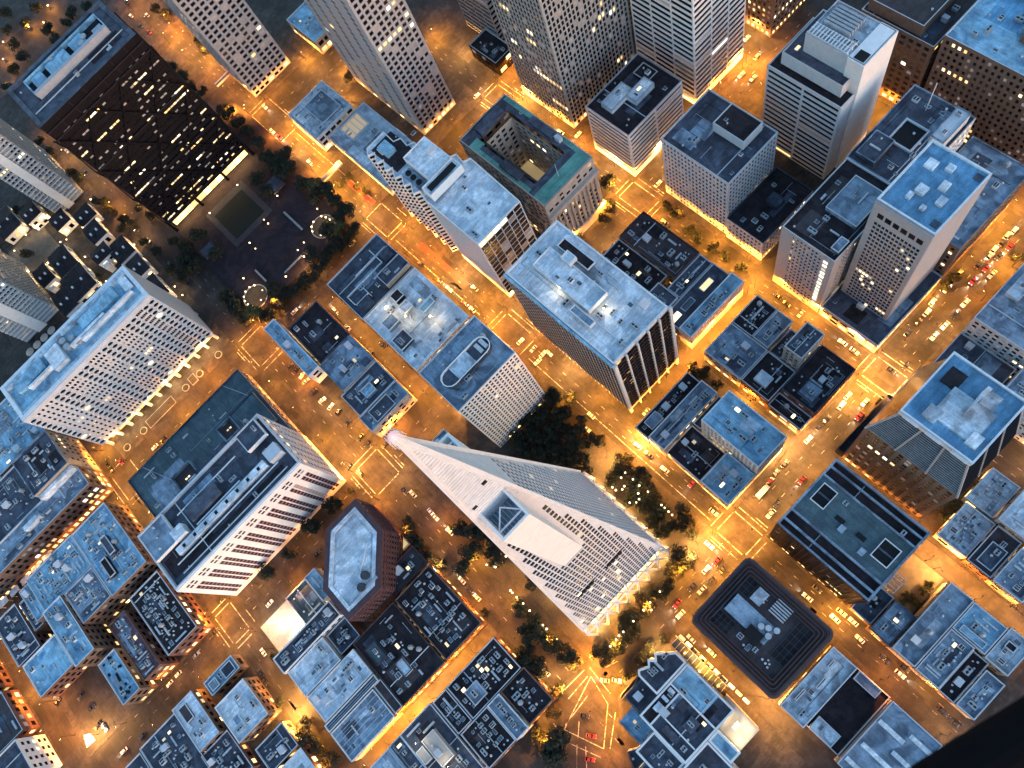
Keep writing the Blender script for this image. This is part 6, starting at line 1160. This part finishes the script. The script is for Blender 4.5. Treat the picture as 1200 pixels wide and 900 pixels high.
STREETS = {  # key: (description, axis, kerb lines, from, to, spacing, power)
 'Montgomery': ('the pyramid base street', 'X', (27.4, 9.2), -60, 262, 23, 1.3), 'Sansome': ('the honeycomb tower street', 'X', (189.3, 167.6), -40, 262, 24, 1.5),
 'SansomeL': ('the far left street', 'X', (182.9, 165), -290, -76, 34, .55), 'Battery': ('the plaza tree street', 'X', (303.4, 280.4), -40, 60, 26, .95), 'BatteryL': ('the oval window street', 'X', (304.8, 281.6), -262, -78, 27, 1.15),
 'BatteryR': ('the green bank street', 'X', (303.4, 281.8), 62, 190, 26, 1.3), 'Front': ('the slab tower street', 'X', (429.4, 396), 40, 130, 24, 1.5),
 'WashingtonA': ('the street left of the pyramid', 'Y', (-75.0, -56.4), 36, 166, 26, .75), 'WashingtonB': ('the street above the pyramid tip', 'Y', (-76, -56.4), 192, 280, 24, 1.0), 'WashingtonC': ('the dim plaza side street', 'Y', (-75, -56), 420, 560, 34, .8),
 'ClayA': ('the pyramid grove street', 'Y', (34.4, 48.2), 30, 166, 24, 1.25), 'ClayB': ('the red lane street', 'Y', (34.2, 48.6), 192, 396, 23, 1.5), 'ClayC': ('the black tower street', 'Y', (34.2, 48), 430, 610, 26, 1.3),
 'ClayD': ('the rounded block street', 'Y', (34.4, 47.6), -96, 8, 30, .5), 'SacA': ('the granite tower street', 'Y', (139, 152.6), 30, 166, 22, 1.35), 'SacB': ('the ribbon tower street', 'Y', (139.4, 152.8), 192, 280, 24, 1.5), 'SacD': ('the lower right red lane', 'Y', (139.6, 155), -70, 6, 34, .5),
 'Leid': ('the dark roofs lane', 'X', (88.9, 96.6), 52, 138, 17, 1.5), 'Alley': ('the narrow brilliant lane', 'X', (70, 76.4), -164, -80, 15, .6), 'Merchant': ('the yellow alley', 'Y', (-20.8, -12.2), 196, 276, 22, .55),
 'California': ('the far upper street', 'Y', (253, 267), 100, 260, 22, 1.8), 'Jackson': ('the pale roofs tree lane', 'Y', (-182.6, -169), 60, 160, 26, .7), 'JacksonB': ('the canopy cross street', 'Y', (-184.6, -173), 190, 278, 28, .6), 'Pacific': ('the lower left edge street', 'Y', (-293, -283), 188, 290, 24, 1.0), 'Rounded': ('the white rims lane', 'Y', (-14.2, -6), -50, 4, 20, .75), 'Amber': ('the amber right lane', 'Y', (88, 95.6), -96, 4, 24, .6)}
NL = 0; JR = random.Random(9)
for k, (desc, ax, kerbs, a0, a1, sp, pw) in STREETS.items():
    for si, kb in enumerate(kerbs):
        pts = []; a = a0+(sp*.5 if si else 0)
        while a <= a1:
            x, y = (a, kb) if ax == 'X' else (kb, a)
            cross = any((ax == 'X' and r[0]-2 < x < r[1]+2 and r[2] < y < r[3]) for r in VR.values()) or any((ax == 'Y' and r[2]-2 < y < r[3]+2 and r[0] < x < r[1]) for q, r in HR.items() if q != 'Leid')
            if k == 'Montgomery' and y < 10 and 100 < x < 140: cross = True
            if not cross and in_frame(x, y, 4): pts.append((x, y))
            a += sp
        pts.sort(key=lambda p: scr(*p)[0])
        side = ('lower' if si else 'upper') if ax == 'X' and kerbs[0] > kerbs[1] else ('upper' if si else 'lower')
        for i, (x, y) in enumerate(pts):
            rz = (-math.pi/2 if kb == max(kerbs) else math.pi/2) if ax == 'X' else (math.pi if kb == max(kerbs) else 0)
            street_lamp(x, y, rz, pw*JR.choice((.55, .85, 1.2, 1.7)), '%s orange lamp from left, %s kerb of %s' % (ordn(i), side, desc), 'street lamps'); NL += 1
XD = ['nearest the pyramid lattice', 'below the granite tower', 'at the pyramid tip', 'behind the honeycomb tower', 'by the green roofed bank', 'at the right plaza corner', 'at the left plaza corner', 'before the blue podium roof', 'left of the white slotted tower', 'left of the green roofed bank', 'by the black tower corner']
for j, (v, h) in enumerate(XS):
    x0, x1 = VR[v][:2]; y0, y1 = HR[h][2:]; pts = [(x, y) for x in (x0-1.5, x1+1.5) for y in (y0-1.5, y1+1.5)]; pts = sorted([q for q in pts if in_frame(*q, 4)], key=lambda q: scr(*q)[0])
    for i, (x, y) in enumerate(pts):
        street_lamp(x, y, math.atan2((y0+y1)/2-y, (x0+x1)/2-x), (1.0 if v != 'Jackson' else .6)*JR.choice((.6, 1, 1.3)), '%s corner lamp from left at the crossing %s' % (ordn(i), XD[j]), 'crossing lamps')
for i, (x, y) in enumerate(((-66.6, 30), (-70.1, 30.5), (-48.6, 10.4), (-92.0, 21.5), (-76.1, -6.9), (-61.3, 1.7), (-59, 32.8), (-94, 10))):
    street_lamp(x, y, math.atan2(8-y, -72-x), 1.5, '%s tall lamp in the ring around the diagonal avenue mouth' % ordn(i), 'avenue mouth lamps')
SP = sorted(SPOTS, key=lambda p: scr(p[0], p[1])[0])
for i, (x, y, k) in enumerate(SP):
    if not in_frame(x, y): continue
    street_lamp(x, y, JR.random()*6.28, k*1.5, 'extra bright orange street lamp, %s from left among the brightest' % ordn(i), 'brightest street lamps')
# small globe lights in the groves and on the plaza
g = MB(); g.cyl(0, 0, 0, 2.6, .07, 6); gp = g.mesh('post', 'bronze'); g = MB(); g.cyl(0, 0, 2.55, 2.7, .2, 10, .42, False); g.cyl(0, 0, 2.7, 3.2, .42, 10, .42, False); g.cyl(0, 0, 3.2, 3.4, .42, 10, .1); gg = g.mesh('globe', 'globe_glow')
GLOBES += [(-112.1, 483.6), (-111.9, 491.2), (-99, 462), (-110.7, 441.4), (-112.7, 464.6), (-136.8, 450.9), (-110.5, 413), (-82.5, 475.4), (-123.0, 428.1), (-117.0, 467.1), (-146.1, 468.3), (-132.4, 461.3), (-81, 418.1), (-79.5, 368.7), (-79.5, 359.5), (-134.4, 421.2), (-154.3, 478.4), (-131.9, 495.3), (-122.8, 490.3), (-145, 492), (-29.5, 653.7), (-19.0, 644.8), (-51.8, 662.3), (-60.8, 647.6), (-71.0, 621.7), (-7.2, 656.0)]
GL = sorted(GLOBES, key=lambda p: scr(p[0], p[1])[0]); gl = bpy.data.lights.new('globe_light', 'POINT'); gl.energy = LAMP_W*.03; gl.color = WARM; gl.shadow_soft_size = .35; gl2 = gl.copy(); gl2.energy = LAMP_W*.06; gl3 = gl.copy(); gl3.energy = LAMP_W*.5; gl3.color = SODIUM
for i, (x, y) in enumerate(GL):
    on_plaza = 304 < y < 400 and -54 < x < 34
    r = thing('globe_lamp', '%s little round garden light from the left' % ordn(i), 'garden light', (x, y, 5.0 if on_plaza else (5.6 if y < 150 else .15)), 'little round garden lights'); ob('post', gp, r); ob('globe', gg, r)
    if i % 2 == 0 or x < -78 or y > 600: o = bpy.data.objects.new('globe_light', gl if x > -78 and y < 600 else (gl3 if y > 600 else gl2)); COL.objects.link(o); o.parent = r; o.location = (0, 0, 3.9)

# ------------------------------------------------------------------ cars
def car_meshes():
    out = {}
    L_, Wd = 2.3, .92
    prof = [(-L_, .35), (L_, .35), (L_, .72), (1.35, .90), (.75, .95), (-1.75, .97), (-2.2, .92), (-L_, .7)]
    roof = [(.80, .95), (.25, 1.42), (-1.05, 1.45), (-1.80, .97)]
    b = MB()
    for s in (-1, 1):
        p = [(x, s*Wd, z) for x, z in prof]; b.poly(p if s < 0 else p[::-1])
    for i in range(len(prof)):
        a, c = prof[i], prof[(i+1) % len(prof)]; b.poly([(a[0], -Wd, a[1]), (a[0], Wd, a[1]), (c[0], Wd, c[1]), (c[0], -Wd, c[1])])
    b.poly([(.22, -.68, 1.425), (.22, .68, 1.425), (-1.03, .68, 1.455), (-1.03, -.68, 1.455)][::-1]); b.box(-1.03, .22, -.66, .66, 1.40, 1.43)
    out['body'] = b
    g_ = MB()
    for s in (-1, 1): p = [(roof[0][0], s*.86, .95), (roof[1][0], s*.69, 1.42), (roof[2][0], s*.69, 1.45), (roof[3][0], s*.86, .97)]; g_.poly(p if s < 0 else p[::-1])
    g_.poly([(.80, -.86, .95), (.80, .86, .95), (.25, .69, 1.42), (.25, -.69, 1.42)]); g_.poly([(-1.80, .86, .97), (-1.80, -.86, .97), (-1.05, -.69, 1.45), (-1.05, .69, 1.45)])
    out['glass'] = g_
    w_ = MB(); n = 12
    A = [(.33*math.cos(6.2832*i/n), -.11, .33*math.sin(6.2832*i/n)) for i in range(n)]; B = [(x, .11, z) for x, y, z in A]
    w_.poly(A); w_.poly(B[::-1])
    for i in range(n): w_.poly([A[(i+1) % n], A[i], B[i], B[(i+1) % n]])
    out['wheel'] = w_
    h = MB(); h.box(-.06, .06, -.2, .2, -.09, .09); out['lampbox'] = h
    return out
CM = car_meshes()
GLASS = CM['glass'].mesh('windows', 'glass_dark'); WHEEL = CM['wheel'].mesh('wheel', 'black_rubber')
BODY = {k: CM['body'].mesh('body', 'car_'+n) for k, n in (('w', 'white'), ('d', 'dark'), ('r', 'red'), ('s', 'silver'))}
HEAD = {m: CM['lampbox'].mesh('headlight', m) for m in ('head_glow', 'light_metal')}; TAIL = {m: CM['lampbox'].mesh('tail_light', m) for m in ('tail_glow', 'car_red')}
CN = {'w': 'white', 'd': 'dark', 'r': 'red', 's': 'silver'}
beam = bpy.data.lights.new('headlight_beam', 'SPOT'); beam.energy = LAMP_W*.2; beam.spot_size = 1.1; beam.spot_blend = .6; beam.color = (1, .86, .62); beam.shadow_soft_size = .1
CR = random.Random(21); cl = []
def street_of(x, y):
    if y < 8 and 34 < x < 49: return 'the rounded block street'
    if -20 < x < 0 and y < 8: return 'the white rims lane'
    if y < 30 and x < -50: return 'the bright diagonal avenue'
    if 5 < y < 32: return 'the pyramid base street'
    if 160 < y < 192: return 'the honeycomb tower street' if x > -80 else 'the far left street'
    if 276 < y < 305: return 'the plaza tree street' if -76 < x < 60 else ('the green bank street' if x >= 60 else 'the oval window street')
    if -78 < x < -52: return 'the street left of the pyramid' if y < 170 else ('the street above the pyramid tip' if y < 280 else 'the dim plaza side street')
    if -22 < x < -10: return 'the yellow alley'
    if 33 < x < 50: return 'the pyramid grove street' if y < 170 else ('the red lane street' if y < 400 else 'the black tower street')
    if 137 < x < 155: return 'the granite tower street' if y < 170 else 'the ribbon tower street'
    if 86 < x < 97 and 25 < y: return 'the dark roofs lane'
    if -186 < x < -165: return 'the pale roofs tree lane'
    if 62 < y < 80: return 'the narrow brilliant lane'
    if y > 395: return 'the slab tower street'
    if x < -240 and y < 230: return 'the dark lower left parking lot'
    if x < -140 and y > 140: return 'the floodlit car park'
    return 'the street near the picture edge'
used = []
for x, y, ca, cb, cm in CARS:
    ax = 'XYD'[ca]; c = (ax, 'wdrs'[cb], cm); st = street_of(x, y)
    if ax == 'X':       # keep wheels on the carriageway
        for k, r in HR.items():
            if abs((r[2]+r[3])/2-y) < (r[3]-r[2])/2+4: y = min(max(y, r[2]+1.3), r[3]-1.3)
    elif ax == 'Y':
        for k, r in VR.items():
            if abs((r[0]+r[1])/2-x) < (r[1]-r[0])/2+4: x = min(max(x, r[0]+1.2), r[1]-1.2)
    if any((x-a)**2+(y-b_)**2 < 8 for a, b_ in used): y += 0 if ax == 'X' else 3.2; x += 3.2 if ax == 'X' else 0
    used.append((x, y)); cl.append((x, y, c, st))
GRP = {}
for t in cl: GRP.setdefault((t[3], t[2][1], bool(t[2][2])), []).append(t)
for (st, co, mv), L_ in GRP.items():
    L_.sort(key=lambda t: scr(t[0], t[1])[0])
    for i, (x, y, c, _) in enumerate(L_):
        rz = {'X': 0, 'Y': math.pi/2, 'D': 2.2}[c[0]]
        if st == 'the street above the pyramid tip' or st.endswith('parking lot'): rz = CR.choice((.15, -.1, .2))
        if c[0] == 'X' and 5 < y < 32: rz = 0 if y > 18 else math.pi
        elif CR.random() < .5: rz += math.pi
        rz += CR.uniform(-.05, .05); zz = .012
        for x0, x1, y0, y1 in BLOCKS:
            if x0 < x < x1 and y0 < y < y1: zz = .235
        one = len(L_) == 1
        lab = ('the only ' if one else ordn(i)+' ')+CN[co]+' car '+('driving, lights on, ' if mv else 'parked ')+('' if one else 'from left ')+('along ' if 'lot' not in st and 'car park' not in st else 'in ')+st
        r = thing('car', lab, 'car', (x, y, zz), 'cars on the streets', rz); r.scale = (1, 1, 1)*1 if False else (CR.uniform(.95, 1.08),)*3
        ob('body', BODY[co], r); ob('windows', GLASS, r)
        for wx in (-1.42, 1.42):
            for wy in (-.82, .82): ob('wheel', WHEEL, r, (wx, wy, .33))
        for s in (-.62, .62): ob('headlight', HEAD['head_glow' if mv else 'light_metal'], r, (2.29, s, .64)); ob('tail_light', TAIL['tail_glow' if mv else 'car_red'], r, (-2.27, s, .72))
        if mv: o = bpy.data.objects.new('headlight_beam', beam); COL.objects.link(o); o.parent = r; o.location = (2.5, 0, .75); o.rotation_euler = (math.radians(78), 0, -math.pi/2)
# a box truck waiting at the crossing beside the tall blue corner building
r = thing('box_truck', 'white box truck waiting at the crossing below the blue corner building', 'truck', (64, 23.3, .012), None, 0)
m = MB(); m.box(-4, 2.2, -1.2, 1.2, .9, 3.4); ob('cargo_box', m.mesh('cargo_box', 'car_white'), r); m = MB(); m.box(2.4, 4.2, -1.1, 1.1, .6, 2.0); m.box(2.4, 3.6, -1.05, 1.05, 2.0, 2.7); ob('cab', m.mesh('cab', 'car_silver'), r)
m = MB(); m.poly([(4.22, -1, 2.0), (4.22, 1, 2.0), (3.62, .95, 2.68), (3.62, -.95, 2.68)]); ob('windscreen', m.mesh('windscreen', 'glass_dark'), r)
for wx in (-2.8, 3.2):
    for wy in (-1, 1): ob('wheel', WHEEL, r, (wx, wy, .45), 0, (1.35, 1.6, 1.35))

# ------------------------------------------------------------------ trees
def tree_meshes(seed, light=False):
    rr = random.Random(seed); t = MB(); t.cyl(0, 0, 0, .32, .055, 8, .04, False)
    for k in range(6):
        a = 6.2832*k/6+rr.random(); t.beam((0, 0, .26+.03*k), (.42*math.cos(a), .42*math.sin(a), .55+.25*rr.random()), .022)
    c = MB(); lobes = []
    for k in range(13):
        a = rr.random()*6.2832; q = math.sqrt(rr.random())*.62; z = .62+rr.uniform(-.22, .34)*(1-q*.6)
        lobes.append((q*math.cos(a), q*math.sin(a), z, rr.uniform(.22, .40)))
    for (lx, ly, lz, lr) in lobes:
        for j in range(95):
            v = Vector((rr.gauss(0, 1), rr.gauss(0, 1), rr.gauss(0, 1))).normalized()*lr*(.62+.42*rr.random()); p = Vector((lx, ly, lz))+v
            n = (v.normalized()+Vector((rr.gauss(0, .55), rr.gauss(0, .55), rr.gauss(0, .55)+.2))).normalized(); u = n.cross(Vector((rr.random()-.5, rr.random()-.5, .3))).normalized(); w_ = n.cross(u); s = .05+.035*rr.random()
            c.poly([tuple(p+u*s), tuple(p+w_*s*.7), tuple(p-u*s), tuple(p-w_*s*.7)])
    return t.mesh('trunk', 'bark'), c.mesh('crown', 'leaf_light' if light else 'leaf')
TM = [tree_meshes(k) for k in range(5)]; TL = [tree_meshes(k+20, True) for k in range(2)]
TD = {'a': 'in the dark grove beyond the pyramid', 'b': 'in the light strung grove right of the pyramid', 'c': 'in the row before the lit pyramid base', 'd': 'along the street left of the pyramid', 'e': 'beside the white rimmed block', 'f': 'at the foot of the white slotted tower', 'g': 'behind the six sided tower', 'h': 'in the lane left of the pale roofs', 'p': 'in the ring at the lower plaza edge', 'q': 'around the plaza lawn and pavilions', 'l': 'on the dim street left of the plaza', 'm': 'among the townhouses', 'n': 'in the top left corner park', 'o': 'along the black tower street', 'r': 'around the slab tower podium', 'k': 'along the bright streets of the upper middle', 's': 'in the amber courtyard and terrace garden', 'v': 'along the busy street on the right'}
TN = {'s': 'yellow lit leafy tree', 'h': 'leafy lane tree'}
TR = random.Random(3)
TREES['a'] += [(x+TR.uniform(-2, 2), y+TR.uniform(-2, 2), TR.uniform(5, 6.2)) for x, y in ((-8, 100), (0, 97), (8, 99), (16, 101), (24, 103), (30, 110), (20, 110), (10, 110), (0, 108), (-9, 111), (27, 120), (17, 121), (8, 122), (-1, 121), (-10, 124), (20, 130), (29, 130), (10, 131), (0, 132), (-20, 128), (-28, 126))]
TREES['b'] += [(20, 62, 5), (24, 70, 5.5), (19, 80, 5.5), (27, 84, 5), (22, 54, 4.6)]
for k, L_ in TREES.items():
    L_ = sorted(L_, key=lambda t: scr(t[0], t[1])[0])
    for i, (x, y, s) in enumerate(L_):
        if k == 'e' or k == 'k': pass
        tm, cm = TR.choice(TL if k in ('s',) or (k == 'p' and i % 9 == 4) else TM)
        z = 5.0 if (304 < y < 444 and -54 < x < 33.8) else .15
        big = s > 8
        r = thing('round_tree' if big else 'leafy_tree', ('large rounded dark tree alone on the diagonal avenue' if big else '%s %s from the left %s' % (ordn(i), TN.get(k, 'dark leafy tree'), TD[k])), 'tree', (x, y, z), None if big else 'trees '+TD[k], TR.random()*6.28)
        s *= {'d': 1.2, 'c': 1.2, 'p': 1.3, 'q': 1.35, 'l': 1.3, 'f': 1.15, 'g': 1.2, 'k': 1.35, 'o': 1.2, 'e': 1.15}.get(k, 1)
        h = s*TR.uniform(1.25, 1.7); o = ob('trunk', tm, r, sc=(s, s, h)); o = ob('crown', cm, r, sc=(s*1.05, s*1.05, h))

# ------------------------------------------------------------------ dark sill of the aircraft the picture was taken from
r = thing('aircraft_sill', 'dark rounded aircraft sill crossing the lower right corner', 'aircraft part', (0, 0, 0))
def ray(px, py, d): return Vector((0, 0, CAM_H))+(RX*((px-600)/908.6)-UP*((py-450)/908.6)-BK)*d
A, B = ray(945, 1056, 1.9), ray(1415, 727, 1.9); r.location = A
d = (B-A).normalized(); u = d.cross(-BK).normalized(); v = u.cross(d); m = MB(); ring = []
for i in range(17):
    c = A+(B-A)*i/16; rw, rd = .105+.012*math.sin(i*.4), .07
    ring.append([tuple(c+u*rw*math.cos(6.2832*k/20)+v*rd*math.sin(6.2832*k/20)-A) for k in range(20)])
for i in range(16):
    for k in range(20): m.poly([ring[i][k], ring[i][(k+1) % 20], ring[i+1][(k+1) % 20], ring[i+1][k]])
m.poly(ring[0][::-1]); m.poly(ring[-1]); ob('sill', m.mesh('sill', 'sill_black'), r)
m = MB(); m.cyl(0, 0, 0, .02, .012, 8)
for t in (.3, .6): ob('rivet', m.mesh('rivet', 'dark_metal'), r, tuple((B-A)*t-u*.1))
print('things', sum(1 for o in bpy.data.objects if o.parent is None), 'objects', len(bpy.data.objects), 'lamps', NL)
